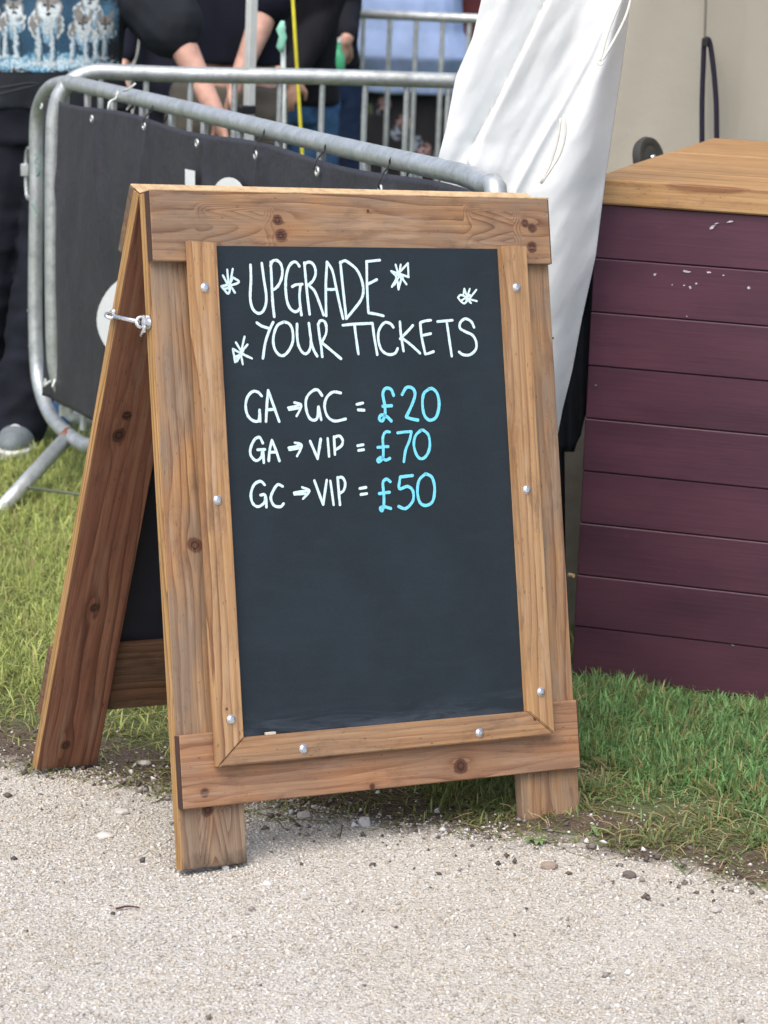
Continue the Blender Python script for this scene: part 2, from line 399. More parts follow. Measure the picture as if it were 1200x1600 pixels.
stone(1118, 1425, .010, (.52, .49, .46), 'grey stone at the right hand end of the grass edge', .6, 9)
stone(226, 1196, .012, (.5, .47, .42), 'grey stone in the dirt behind the near left leg', .5, 10)
g0, g1 = atZ(181, 1420, .004), atZ(218, 1418, .004)
MB().tube(catmull([g0, (g0 + g1) / 2 + Vector((0, .003, .002)), g1], 3), [.0018] * 4 + [.0014] * 3, 6).build('twig', simple('twig_bark', (.07, .03, .025), .8), smooth=True, label='short dark reddish twig lying on the gravel', cat='twig')

# grass ---------------------------------------------------------------------------------------------
GRASS = tinted('grass_blade', .5, 40, .0, .45)
def dens(x, y):
    e_ = edge_y(x); d = y - e_ + .11 * noise.noise(Vector((x * 3.1, y * 3.1, 7))) + .06 * noise.noise(Vector((x * 9, y * 9, 1)))
    if x > .1:
        v = min(max((d + .02) / .16, 0), 1)
        for cx, cy, rx, ry, st in ((.52, 4.66, .17, .13, 1.), (.38, 4.88, .08, .06, 1.), (.62, 4.42, .16, .10, 1.), (.24, 4.52, .07, .05, .9), (.31, 4.59, .11, .07, 1.), (.80, 4.6, .10, .10, .8)):
            q = ((x - cx) / rx) ** 2 + ((y - cy) / ry) ** 2 + 1.2 * noise.noise(Vector((x * 11, y * 11, 5)))
            v *= 1 - st * math.exp(-max(q, 0) ** 1.5 * .8)
    else:
        v = min(max((d - .06) / .28, 0), 1)
        if y < 5.35: v *= min(1, .25 + max(0, (noise.noise(Vector((x * 6, y * 6, 21))) + .12) * 2.2) + max(0, (y - 5.0) * 1.6) + .4 * max(0, min(1, (x + .25) * 4)))
    return max(v, (.42 if x < .1 else .16) * (d > -.05) * (.3 + 1.2 * max(0, noise.noise(Vector((x * 13, y * 13, 41))) + .3)))
def grass(name, n, xr, yr, label):
    xy = np.stack([rng.uniform(*xr, n), rng.uniform(*yr, n)], 1)
    dd = np.array([dens(x, y) for x, y in xy]); k = dd > rng.random(n); xy = xy[k]; dd = dd[k]; n = len(xy)
    z = np.array([gz(x, y) for x, y in xy])
    clump = np.array([noise.noise(Vector((x * 7, y * 7, 3))) for x, y in xy])
    right = 1 / (1 + np.exp(-(xy[:, 0] - .2) * 12))
    h = (.022 + .038 * rng.random(n) ** 1.3 + .026 * clump) * (.55 + .45 * dd) * (1 - .05 * right)
    back = np.clip((xy[:, 1] - 5.15) / .25, 0, 1) * right
    h *= 1 + .12 * back; cl_ = (xy[:, 1] - (5.52 - (xy[:, 0] - .4) * .34)); nearc = np.clip(1 - np.abs(cl_) / .14, 0, 1) * (xy[:, 0] > .35) * np.clip((xy[:, 0] - .35) / .3, .35, 1); h *= 1 - .62 * nearc; h = np.clip(h, .010, .1)
    fr = np.clip(1 - (xy[:, 1] - np.array([edge_y(x) for x in xy[:, 0]]) - .05) / .38, 0, 1) + .25 * clump; fr = np.clip(fr, 0, 1)
    h *= 1 - .25 * fr
    hw = rng.uniform(.0008, .0023, n)
    az = rng.uniform(0, 2 * PI, n); lean = np.abs(rng.normal(.9, .75, n)) * (1.5 - .5 * dd) * (1 + .8 * fr)
    dirx, diry = np.cos(az), np.sin(az); sx_, sy_ = -diry, dirx
    T = np.array([0, .4, .75, 1.0]); V = np.zeros((n, 7, 3))
    for i, tt in enumerate(T):
        bend = lean * tt ** 1.6 * h; zz = h * tt * np.cos(np.clip(lean * tt * .7, 0, 1.4))
        cx = xy[:, 0] + dirx * bend; cy = xy[:, 1] + diry * bend; cz = z + zz - .002
        ww = hw * (1 - .35 * tt)
        if i < 3:
            V[:, 2 * i] = np.stack([cx - sx_ * ww, cy - sy_ * ww, cz], 1); V[:, 2 * i + 1] = np.stack([cx + sx_ * ww, cy + sy_ * ww, cz], 1)
        else: V[:, 6] = np.stack([cx, cy, cz], 1)
    fb = np.array([(0, 1, 3), (0, 3, 2), (2, 3, 5), (2, 5, 4), (4, 5, 6)])
    F = (fb[None] + (np.arange(n) * 7)[:, None, None]).reshape(-1, 3)
    me = bpy.data.meshes.new(name); me.vertices.add(n * 7); me.vertices.foreach_set('co', V.reshape(-1))
    me.loops.add(len(F) * 3); me.loops.foreach_set('vertex_index', F.reshape(-1)); me.polygons.add(len(F))
    me.polygons.foreach_set('loop_start', np.arange(len(F)) * 3); me.polygons.foreach_set('loop_total', np.full(len(F), 3)); me.update()
    gl = np.array([.52, .60, .20]); gr = np.array([.24, .43, .17]); dry = np.array([.46, .38, .19]); olive = np.array([.30, .31, .12])
    u = rng.random(n)[:, None]; rt = right[:, None]
    c = gl * (1 - rt) + gr * rt
    thin = (1 - dd)[:, None]
    c = np.where(u < .09 + .22 * thin, dry, np.where(u < .22 + .5 * thin, olive, c)) * rng.uniform(.5, 1.4, (n, 1))
    c = c * (1 - .55 * fr[:, None]) + np.array([.19, .19, .075]) * .55 * fr[:, None] * rng.uniform(.5, 1.5, (n, 1))
    C4 = np.ones((n, 7, 4)); C4[:, :, :3] = c[:, None]
    at = me.attributes.new('tint', 'FLOAT_COLOR', 'POINT'); at.data.foreach_set('color', C4.reshape(-1))
    me.materials.append(GRASS); o = bpy.data.objects.new(name, me); COL.objects.link(o); return tag(o, label, None, None, 'stuff')
grass('grass', 62000, (-1.35, .3), (4.55, 8.3), 'short yellow green lawn grass behind the left side of the sign')
grass('grass', 52000, (.1, 1.15), (4.2, 6.0), 'longer bright green grass at the foot of the maroon counter')
grass('grass', 60000, (-4, 4), (4.4, 13), 'sparser grass on the field behind and beside the barriers')

# straws
STRAW = simple('dry_straw', (.42, .33, .18), .8)
sm_ = MB(); rs = random.Random(3)
for k in range(60):
    x = rs.uniform(-.8, .8); y = edge_y(x) + rs.gauss(.12, .16); a = rs.uniform(0, PI); L = rs.uniform(.01, .035)
    d = Vector((math.cos(a), math.sin(a), rs.uniform(-.1, .5))) * L; p = Vector((x, y, gz(x, y) + .004))
    sm_.tube([p, p + d * .5 + Vector((0, 0, .002)), p + d], .0006, 4)
for px, py, tx, ty in ((887, 1285, 745, 1240), (1060, 1345, 1010, 1375)):
    pass
sm_.build('dry_straw', STRAW, label='dry straw scattered along the grass edge', kind='stuff')

# ------------------------------------------------------------------ A-frame sign
Lo = Vector((-0.08367638, 4.7328274, 1.05595108))
LX = Vector((0.85526044, 0.51663753, -0.0401901)); LS = Vector((0.09418953, -0.23125227, -0.96832366)); LN = Vector((0.50956639, -0.82438344, 0.24644277))
BS = Vector((-0.16839776, 0.20374696, -0.96443215)); BN = Vector((-0.49007323, 0.83160859, 0.26125732))
sign = empty('chalkboard_sign', (-.1, 4.75, 0), 'weathered wooden A-frame chalkboard with handwritten ticket upgrade prices', 'sign')
HW = .3895; PW = .118
class Pn:
    def __init__(s, X, S, N, sgn): s.X, s.S, s.N, s.g = X, S, N, sgn
    def pt(s, x, q, t): return Lo + s.X * x + s.S * q + s.N * t
FP = Pn(LX, LS, LN.normalized(), 1); BP = Pn(LX, BS, BN.normalized(), -1)
def plank(pn, name, x0, x1, s0, s1, t0, t1, mat, vertical, parent=sign, bev=.0016, label=None, smallbend=0):
    cx, cs, ct = (x0 + x1) / 2, (s0 + s1) / 2, (t0 + t1) / 2; c = pn.pt(cx, cs, ct)
    m = MB()
    if vertical: m.box(c, pn.S, pn.X, pn.N, (s1 - s0) / 2, (x1 - x0) / 2, (t1 - t0) / 2, bev)
    else: m.box(c, pn.X, pn.S, pn.N, (x1 - x0) / 2, (s1 - s0) / 2, (t1 - t0) / 2, bev)
    return m.build(name, mat, parent, label=label)
# front panel. wood coordinates: x along the plank, y across, from the plank's centre
plank(FP, 'post', -HW, -HW + PW, .002, 1.1, 0, .022, wood('pine_post_a', 1, [(.026, -.006, .0125), (.456, -.008, .0125), (-.30, .05, .007)], grey=1., ring=.62, freq=62, cath=[(.50, .0, .06, -1)], dirt=.552, tone=(1.02, 1.02, 1.0)), True)
plank(FP, 'post', .272, .392, .002, 1.1, 0, .022, wood('pine_post_b', 2, [(.530, -.005, .006), (-.05, -.052, .01)], grey=.85, ring=.6, freq=58, dirt=.552, tone=(.95, .97, .99)), True)
plank(FP, 'rail', -.3915, .3875, 0, .1155, .0222, .038, wood('pine_rail_top', 3, [(-.156, -.012, .010), (-.151, .014, .0125), (.338, -.014, .009), (.352, -.006, .010), (.350, .028, .011), (.02, -.03, .003)], grey=.8, ring=.8, freq=50, cath=[(-.235, .0, .075, 1), (.27, -.008, .06, 1)], tone=(.90, .90, .92)), False)
plank(FP, 'rail', -.3915, .3875, .8815, 1.0005, .0222, .038, wood('pine_rail_low', 4, [(-.3485, .036, .0085), (.1425, .034, .013), (-.035, .055, .006)], grey=.5, ring=.9, freq=62, hue=-.012, tone=(.93, .90, .92)), False)
for sx, nm in ((-1, 'L'), (1, 'R')):     # dark end grain edge of the rails
    for s0, s1 in ((.001, .1145), (.8825, .9995)):
        ex_ = -.3915 if sx < 0 else .3875; plank(FP, 'end_edge', ex_ - .0012, ex_ + .0012, s0, s1, .0232, .0372, simple('dark_end_grain', (.055, .028, .02), .9), True, bev=.0003)
# blackboard
t = NT('chalkboard_paint'); P = t.geo()
at = t.n('Attribute', attribute_name='wc'); sx = t.n('SeparateXYZ'); t.l(at.outputs['Vector'], sx.inputs[0])
n1 = t.noise(P, 9, 4, .6); n2 = t.noise(P, 700, 2); n3 = t.noise(t.vmul(at.outputs['Vector'], (6, 40, 1)), 1, 4, .7, 1.0)
c = t.ramp(n1, [(.3, (.011, .019, .026)), (.7, (.015, .025, .034))])
band = t.math('MULTIPLY', t.mr(sx.outputs[1], .345, .385), t.mr(sx.outputs[1], .408, .385))
c = t.mix(t.math('MULTIPLY', t.math('MULTIPLY', band, t.mr(n3, .42, .7)), .3), c, (.16, .20, .26))
c = t.mix(t.mr(n3, .5, .9, 0, .12), c, (.06, .075, .09)); 
c = t.mix(t.mr(n2, .5, .75, 0, .22), c, (.055, .075, .09))
t.col(c); t.rough(.62); t.b.inputs['Specular IOR Level'].default_value = .35; t.bump(n2, .35, .0008); BOARD = t.m
def board(pn, mat, x0, x1):
    c = pn.pt((x0 + x1) / 2, .505, .0405)
    return MB().box(c, pn.X, pn.S, pn.N, (x1 - x0) / 2, .415, .0022, .0003).build('blackboard', mat, sign)
bb = board(FP, BOARD, -.30, .305)
# trims with mitred bottom corners (outer/inner)
tx0, tx1, tx2, tx3, tb0, tb1, tt = -.333, -.283, .272, .325, .893, .9365, .0865
TT0, TT1 = .0428, .0565
def trim(poly, name, mat, alongx):
    m = MB()
    cx = sum(p[0] for p in poly) / len(poly); cs = sum(p[1] for p in poly) / len(poly)
    bm = bmesh.new(); n = len(poly)
    lo = [bm.verts.new((x, s, TT0)) for x, s in poly]; hi = [bm.verts.new((x, s, TT1)) for x, s in poly]
    bm.faces.new(lo[::-1]); bm.faces.new(hi)
    for i in range(n): bm.faces.new((lo[i], lo[(i + 1) % n], hi[(i + 1) % n], hi[i]))
    bmesh.ops.bevel(bm, geom=[e for e in bm.edges if all(abs(v.co.z - TT1) < 1e-6 for v in e.verts)], offset=.002, segments=2, affect='EDGES')
    bm.verts.index_update()
    L = [v.co.copy() for v in bm.verts]
    wc = [((q.x - cx, q.y - cs, q.z) if alongx else (q.y - cs, q.x - cx, q.z)) for q in L]
    m.add([FP.pt(q.x, q.y, q.z) for q in L], [[v.index for v in f.verts] for f in bm.faces], wc=wc); bm.free()
    return m.build(name, mat, sign)
g_ = .0006
trim([(tx0, tt - .003), (tx1, tt), (tx1, tb0 - g_), (tx0, tb1 - g_)], 'trim_strip', wood('pine_trim_left', 5, [(.345, -.004, .0028)], grey=.25, hue=.012, ring=.75, freq=60, dark=1.10), False)
trim([(tx2, tt), (tx3, tt), (tx3, tb1 - g_), (tx2, tb0 - g_)], 'trim_strip', wood('pine_trim_right', 6, [], grey=.3, hue=.012, ring=.45, freq=62, dark=1.10), False)
trim([(tx0 + .001, tb1), (tx1 + .001, tb0), (tx2 - .001, tb0), (tx3 - .001, tb1)], 'trim_strip', wood('pine_trim_bottom', 8, [(.29, -.008, .004)], grey=.5, ring=.5, freq=62), True)
# bolts
for px, py in ((320, 449), (340, 781), (361, 1124), (474, 1170), (749, 1145), (845, 1081), (823, 765), (807, 449)):
    d = ray(px, py); q = FP.pt(0, 0, TT1); c = CAM + d * ((q - CAM).dot(FP.N) / d.dot(FP.N)); m = MB(); u_ = FP.X; v_ = FP.S
    rings = []
    for r_, h_ in ((.0078, 0), (.0078, .0008), (.0068, .0009), (.0068, .0024), (.0058, .0038), (.0036, .0047), (.0015, .005)):
        rings.append((c + FP.N * h_, r_, r_, u_, -v_))
    m.loft(rings, 14).build('bolt', ZINC, sign, smooth=True, autos=35)
# chip of pale wood on the bottom trim's top edge
ch = FP.pt(-.232, .8905, .0515); MB().box(ch, FP.X, FP.S, FP.N, .009, .0025, .004, .001).build('splinter', simple('pale_chip', (.6, .52, .42), .8), sign)
# screw tip on the right side
sc_ = FP.pt(HW, .243, .010); MB().tube([sc_, sc_ + FP.X * .012], [.0024, .0018], 8).build('screw', RUST, sign, smooth=True)
# back panel: wood darkened for its stain and for shade painted into the colour
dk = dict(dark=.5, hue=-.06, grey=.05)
plank(BP, 'post', -HW, -HW + PW, .002, 1.1, 0, .022, wood('pine_back_post', 11, [(-.114, -.018, .012), (-.15, -.010, .008), (.221, -.004, .008), (.501, -.012, .009)], ring=.8, freq=52, dirt=.56, dark=.55, hue=-.055, grey=.0), True, label='reddish stained post of the rear frame, darkened further as painted shade')
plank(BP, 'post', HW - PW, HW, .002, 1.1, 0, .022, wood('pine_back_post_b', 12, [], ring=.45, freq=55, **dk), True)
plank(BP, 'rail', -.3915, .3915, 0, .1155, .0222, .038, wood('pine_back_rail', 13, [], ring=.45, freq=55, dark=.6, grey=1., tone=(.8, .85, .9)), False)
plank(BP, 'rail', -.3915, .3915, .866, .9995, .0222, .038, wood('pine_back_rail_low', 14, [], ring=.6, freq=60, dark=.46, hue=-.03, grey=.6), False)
board(BP, simple('board_back', (.014, .018, .03), .6), -.30, .305)
for sx in (-1, 1): plank(BP, 'trim_strip', sx * .3 - .026, sx * .3 + .026, .086, .93, TT0, TT1, wood('pine_back_trim', 15, [], grey=.2), True)
# hinge strip bridging the two tops
for x in (-.25, .25):
    m = MB(); c = Lo + LX * x + Vector((0, 0, .004)); m.tube([c - LX * .03, c + LX * .03], .004, 8)
    m.box(FP.pt(x, .012, -.0012), FP.X, FP.S, FP.N, .028, .012, .0008, 0).build('hinge', ZINC, sign, smooth=True, autos=30)
# light sawn edges on top of the frames
for pn in (FP, BP):
    c = pn.pt(0, -.001, .0190)
    MB().box(c, pn.X, pn.N, pn.S, .3895, .0186, .0012, .0004).build('top_edge', CUT, sign)
    # sawn outer side of the near posts
    c = pn.pt(-HW - .0006, .551, .011)
    MB().box(c, pn.S, pn.N, pn.X, .549, .0105, .0008, .0003).build('side_edge', wood('pine_side_edge', 21 if pn is FP else 22, [], grey=.2, hue=.05, ring=.6, freq=90, dark=1.08, tone=(.97, .86, .76)), sign)
# hook stay
hk = empty('tmp', (0, 0, 0), 'x', 'x'); bpy.data.objects.remove(hk)
a_ = BP.pt(-HW - .006, .222, .012); b_ = FP.pt(-HW - .010, .212, .008)
stay = MB()
dr = (b_ - a_).normalized(); stay.tube([a_ + dr * .004, a_ + dr * .012, b_ - dr * .014], .0036, 10)
def ring(c, n_, r1, r2, m):
    u_ = n_.orthogonal().normalized(); v_ = n_.cross(u_)
    m.tube([c + (u_ * math.cos(k * PI / 8) + v_ * math.sin(k * PI / 8)) * r1 for k in range(16)], r2, 8, closed=True)
ring(a_, Vector((.2, -.3, 1)).normalized(), .009, .0032, stay)
ring(b_ - dr * .008, Vector((.3, -.8, .3)).normalized(), .0085, .003, stay)
stay.tube([b_ - dr * .002, b_ + dr * .006 - Vector((0, 0, .006)), b_ + Vector((-.004, 0, -.022))], .0026, 8)
stay.build('hook_stay', ZINC, sign, smooth=True)
ey = MB(); e0 = FP.pt(-HW, .212, .011); ey.tube([e0, e0 - FP.X * .012, e0 - FP.X * .014], [.0075, .006, .003], 10)
ey.tube([e0 - FP.X * .003, e0 - FP.X * .004], .012, 14)
ey.tube([e0 - FP.X * .01 + Vector((0, 0, .012)), e0 - FP.X * .010 - Vector((0, 0, .016))], .0032, 8)
ey.build('eye_plate', ZINC, sign, smooth=True, autos=40)
ey = MB(); e0 = BP.pt(-HW, .214, .010); ey.tube([e0, e0 - FP.X * .008], [.007, .004], 10); ey.build('eye_screw', ZINC, sign, smooth=True)

# hand lettering --------------------------------------------------------------------------------
def chalk(name, col, e=0.):
    t = NT(name); P = t.geo(); n = t.noise(P, 420, 3, .7)
    t.col(t.ramp(n, [(.28, tuple(x * .35 for x in col)), (.40, tuple(x * .8 for x in col)), (.55, col)])); t.rough(.8); return t.m
WHITE = chalk('chalk_pen_white', (.72, .92, .94)); CYAN = chalk('chalk_pen_blue', (.20, .74, .93))
def bpt(px, py):
    d = ray(px, py); q = FP.pt(0, 0, .0427); P_ = CAM + d * ((q - CAM).dot(FP.N) / d.dot(FP.N)) - Lo
    return Vector((P_.dot(FP.X), P_.dot(FP.S)))
ZA = (330, 380, 1200 / 270); ZB = (520, 380, 1200 / 270); ZC = (360, 590, 1200 / 340)
def letter(m, Z, pts, hw=.00245, sd=[0], bold=1):
    P_ = [bpt(Z[0] + x / Z[2], Z[1] + y / Z[2]) for x, y in pts]
    C = catmull(P_, 5) if len(P_) > 2 else [P_[0].lerp(P_[1], k / 5) for k in range(6)]
    sd[0] += 1; n = len(C); L = []; Rr = []
    for i, p in enumerate(C):
        tn = (C[min(i + 1, n - 1)] - C[max(i - 1, 0)]); tn = tn.normalized() if tn.length > 1e-9 else Vector((1, 0))
        nr = Vector((-tn.y, tn.x)); w_ = hw * bold * (1 + .20 * noise.noise(Vector((i * .55, sd[0] * 3.1, 0))))
        L.append(p + nr * w_); Rr.append(p - nr * w_)
    t0 = (C[0] - C[1]).normalized() * hw * .8; t1 = (C[-1] - C[-2]).normalized() * hw * .8
    zz = .0431 + .00006 * (sd[0] % 9)
    out = [C[0] + t0 + (L[0] - C[0]) * .5] + L + [C[-1] + t1 + (L[-1] - C[-1]) * .5, C[-1] + t1 - (L[-1] - C[-1]) * .5] + Rr[::-1] + [C[0] + t0 - (L[0] - C[0]) * .5]
    V = [FP.pt(p.x, p.y, zz) for p in out]; k = len(L)
    F = [(0, 2 * k + 3, 2 * k + 2, 1)]
    for i in range(k - 1): F.append((1 + i, 2 * k + 2 - i, 2 * k + 1 - i, 2 + i))
    F.append((k, k + 3, k + 2, k + 1))
    m.add(V, F)
def word(name, Z, strokes, mat, label=None, bold=1):
    m = MB()
    for s_ in strokes: letter(m, Z, s_, bold=bold)
    return m.build(name, mat, bb, label=label)
word('chalk_word', ZA, [
 [(272,150),(275,250),(270,380),(285,450),(310,480),(335,487),(362,468),(380,415),(380,350),(365,250),(350,138)],
 [(412,130),(418,250),(425,400),(437,512)], [(410,160),(425,125),(455,120),(482,145),(493,190),(488,240),(470,285),(445,315),(428,322)],
 [(612,162),(590,133),(562,135),(535,170),(518,240),(516,320),(525,400),(545,450),(575,475),(600,470),(613,452)], [(560,302),(590,288),(632,285)], [(618,290),(612,380),(625,500)],
 [(645,135),(655,250),(668,380),(682,495)], [(645,148),(670,132),(700,140),(720,175),(722,220),(705,260),(680,285),(665,292)], [(672,290),(715,330),(745,400),(780,500)],
 [(803,130),(795,300),(797,505)], [(803,130),(840,190),(865,300),(890,420),(915,525)], [(800,320),(835,322),(870,318)],
 [(895,130),(905,230),(920,370),(937,525)], [(893,138),(925,122),(960,140),(1010,185),(1045,260),(1055,340),(1035,400),(990,460),(937,525)],
 [(1170,118),(1075,128)], [(1078,130),(1080,280),(1085,400),(1090,482)], [(1090,484),(1140,492),(1195,505)], [(1085,285),(1120,268),(1150,252)]], WHITE, 'chalk word UPGRADE in tall capitals')
word('chalk_word', ZA, [
 [(315,552),(350,575),(400,592)], [(430,548),(405,600),(375,690),(358,800)],
 [(505,546),(460,570),(435,630),(430,690),(445,745),(480,780),(515,772),(550,725),(567,670),(562,600),(540,560),(505,546)],
 [(595,560),(595,640),(605,710),(630,755),(655,768),(680,745),(692,690),(685,620),(677,555)], [(690,680),(710,740),(735,785)],
 [(740,560),(750,640),(760,700),(770,790)], [(740,565),(758,538),(785,545),(798,580),(795,630),(770,682)], [(765,690),(820,735),(900,803)]], WHITE, 'chalk word YOUR')
word('chalk_word', ZB, [
 [(68,570),(150,562),(275,556)], [(150,570),(160,650),(177,770)], [(275,560),(285,640),(308,775)],
 [(420,585),(400,560),(365,550),(335,575),(315,625),(318,690),(340,745),(385,773),(430,765),(450,730)],
 [(465,545),(470,620),(490,750)], [(555,570),(520,610),(465,665)], [(480,660),(540,705),(605,765)],
 [(680,535),(640,540),(605,552)], [(605,555),(615,650),(640,770)], [(640,770),(665,765),(700,752)], [(625,640),(680,628)],
 [(725,545),(830,535)], [(790,545),(805,650),(825,785)],
 [(980,585),(960,545),(920,525),(885,550),(882,590),(920,615),(970,640),(995,690),(990,740),(950,775),(905,775),(875,755)]], WHITE, 'chalk word TICKETS')
word('star_doodle', ZA, [[(110,185),(120,300)], [(148,180),(128,292)], [(80,225),(112,285)], [(150,238),(192,270),(130,290),(150,238)], [(70,300),(130,285)], [(70,300),(118,350),(132,295)], [(130,290),(163,343)], [(84,318),(122,312)]], WHITE, bold=.8)
word('star_doodle', ZB, [[(435,150),(460,230),(485,240)], [(470,150),(455,235)], [(520,140),(440,225)], [(520,140),(524,235)], [(524,235),(405,195)], [(405,195),(440,240),(410,302)], [(410,302),(445,260),(455,320)], [(455,320),(478,235)], [(470,230),(510,285)], [(425,290),(468,215)]], WHITE, bold=.8)
word('star_doodle', ZB, [[(868,378),(885,360),(915,370),(940,390)], [(868,378),(885,400),(912,418),(940,390)], [(912,318),(905,360)], [(912,318),(935,385)], [(950,318),(925,395)], [(995,325),(940,395)], [(998,402),(930,385)], [(890,400),(950,360)], [(958,415),(920,375)]], WHITE, bold=.75)
word('star_doodle', ZA, [[(230,650),(205,760)], [(170,690),(210,755)], [(250,705),(200,765)], [(150,735),(205,765),(280,800)], [(150,735),(165,825)], [(165,825),(205,760)], [(205,770),(218,840)], [(160,790),(225,770)], [(178,820),(222,745)]], WHITE, bold=.8)
def sh(st, dx, dy): return [[(x + dx, y + dy) for x, y in s_] for s_ in st]
CT = 'chalk_word'
def code(strokes): word(CT, ZC, strokes, WHITE, 'white chalk ticket code')
def eq(a, b): word('equals_stroke', ZC, [a], WHITE); word('equals_stroke', ZC, [b], WHITE)
def arrow(dx, dy): word('arrow_mark', ZC, sh([[(318,166),(350,160),(386,150)], [(352,138),(388,148),(384,175),(364,212)], [(322,178),(380,168)]], dx, dy), WHITE, bold=.85)
def sh(st, dx, dy): return [[(x + dx, y + dy) for x, y in s_] for s_ in st]
code([[(172,102),(150,80),(120,78),(92,110),(83,160),(95,210),(125,238),(155,236),(160,178)], [(160,178),(163,242)]])
code([[(195,243),(200,150),(207,70)], [(207,70),(235,150),(268,243)], [(200,178),(240,175)]])
arrow(0, 0)
code([[(505,100),(480,68),(450,75),(420,110),(415,160),(430,215),(455,235),(478,222),(485,162)], [(485,160),(500,234)]])
code([[(608,85),(565,80),(530,110),(518,160),(535,215),(575,240),(635,228)]]); eq([(695,148),(730,140)], [(702,178),(737,180)])
word('price', ZC, [[(900,100),(885,65),(855,60),(840,90),(850,150),(852,200),(838,238),(820,228),(832,206),(860,214),(888,240)], [(838,158),(890,155)],
 [(945,95),(970,55),(1005,60),(1017,95),(1000,150),(968,218)], [(968,218),(1000,228),(1035,235)],
 [(1095,62),(1065,90),(1058,150),(1070,210),(1100,235),(1135,215),(1150,150),(1140,90),(1115,62),(1095,62)]], CYAN, 'blue chalk price £20', 1.15)
code([[(178,362),(160,330),(132,342),(110,390),(112,430),(140,458),(168,440),(176,402)], [(148,398),(190,396)], [(178,400),(183,470)]])
code([[(210,460),(215,400),(228,345)], [(228,345),(250,400),(270,460)], [(215,412),(255,410)]])
arrow(2, 221)
code([[(438,350),(460,400),(480,448)], [(480,448),(497,338)]]); code([[(535,335),(543,435)]]); code([[(570,325),(575,425)], [(570,330),(600,322),(618,345),(612,375),(580,398)]])
eq([(700,376),(732,370)], [(705,402),(735,397)])
word('price', ZC, [[(878,300),(855,300),(840,330),(842,390),(840,440),(820,465),(810,455),(830,440),(855,455),(880,445)], [(810,385),(870,380)],
 [(920,305),(960,300),(998,298)], [(998,298),(985,350),(965,400),(955,465)],
 [(1050,290),(1020,320),(1010,370),(1025,425),(1050,448),(1080,430),(1098,380),(1092,320),(1065,292),(1050,290)]], CYAN, 'blue chalk price £70', 1.05)
code([[(188,592),(165,572),(130,590),(112,640),(120,690),(150,712),(185,690),(192,652)], [(165,648),(192,650),(198,715)]])
code([[(288,600),(260,590),(235,625),(222,665),(240,705),(275,712),(293,695)]])
word('arrow_mark', ZC, [[(350,635),(390,628),(432,625)], [(395,605),(435,625),(400,668)], [(352,644),(412,640)]], WHITE, bold=.85)
code([[(462,568),(488,640),(510,700)], [(510,700),(530,565)]]); code([[(550,570),(568,702)]]); code([[(590,550),(597,640),(603,702)], [(590,555),(615,550),(632,580),(625,620),(600,640)]])
eq([(712,612),(748,605)], [(718,645),(752,640)])
word('price', ZC, [[(882,575),(860,560),(840,580),(845,640),(845,700),(835,735),(825,720),(845,712),(885,722)], [(818,640),(878,632)],
 [(1005,540),(935,548)], [(935,548),(930,612),(975,600),(1005,625),(1005,680),(965,722),(925,710)],
 [(1075,530),(1040,565),(1030,630),(1045,690),(1080,705),(1115,680),(1125,610),(1110,550),(1075,530)]], CYAN, 'blue chalk price £50', 1.1)

# ------------------------------------------------------------------ crowd barriers
def vplane(A, B):
    e = (Vector(B) - Vector(A)).to_2d().to_3d(); e.z = 0; e.normalize(); return Vector(A), e, Vector((e.y, -e.x, 0))
def barrier(A, B, frame_px, hidden, bars_px, ztop, zbot, label, root, rr=.021, bar_r=.0095, extra_bars=()):
    o, e, n = vplane(A, B)
    if n.y > 0: n = -n
    th = empty('crowd_barrier', root, label, 'barrier', 'galvanised crowd barriers')
    pts = [atP(x, y, o, n) for x, y in frame_px]
    pts += [o + e * s + Vector((0, 0, z)) for s, z in hidden]
    MB().tube(catmull(pts, 4, closed=len(hidden) > 0), rr, 14, closed=len(hidden) > 0).build('frame', STEEL, th, smooth=True)
    first = None
    for bx in bars_px:
        p = atP(bx[0], bx[1], o, n); s_ = (p - o).dot(e); q = o + e * s_
        if first is None:
            first = MB().tube([Vector((q.x, q.y, zbot)), Vector((q.x, q.y, ztop))], bar_r, 8, caps=False).build('bar', STEEL, th, smooth=True); q0 = q
        else: copy_part(first, q - q0, th)
    return th, o, e, n
A1_, B1_ = (-.854, 7.566, 0), (.142, 5.145, 0)
o1, e1, n1_ = vplane(A1_, B1_)
if n1_.y > 0: n1_ = -n1_
def s1(px, py): p = atP(px, py, o1, n1_); return (p - o1).dot(e1), p.z
barF, o1, e1, n1_ = barrier(A1_, B1_, [(137, 697), (108, 680), (80, 650), (64, 610), (57, 560), (55, 450), (57, 300), (57, 205), (62, 165), (78, 138), (104, 130), (135, 135), (300, 173), (500, 222), (690, 265), (728, 275), (757, 289), (776, 315)],
    [(2.72, .75), (2.72, .35), (2.70, .18), (2.60, .12), (2.0, .10), (1.0, .10), (.3, .10)], [(97, 640), (130, 650), (170, 600), (215, 600), (260, 600), (310, 600), (365, 600), (425, 600), (490, 600), (560, 600), (640, 600), (725, 600)], 1.04, .1,
    'nearest crowd barrier with a dark banner tied to it behind the sign', (-.3, 6.5, -.05))
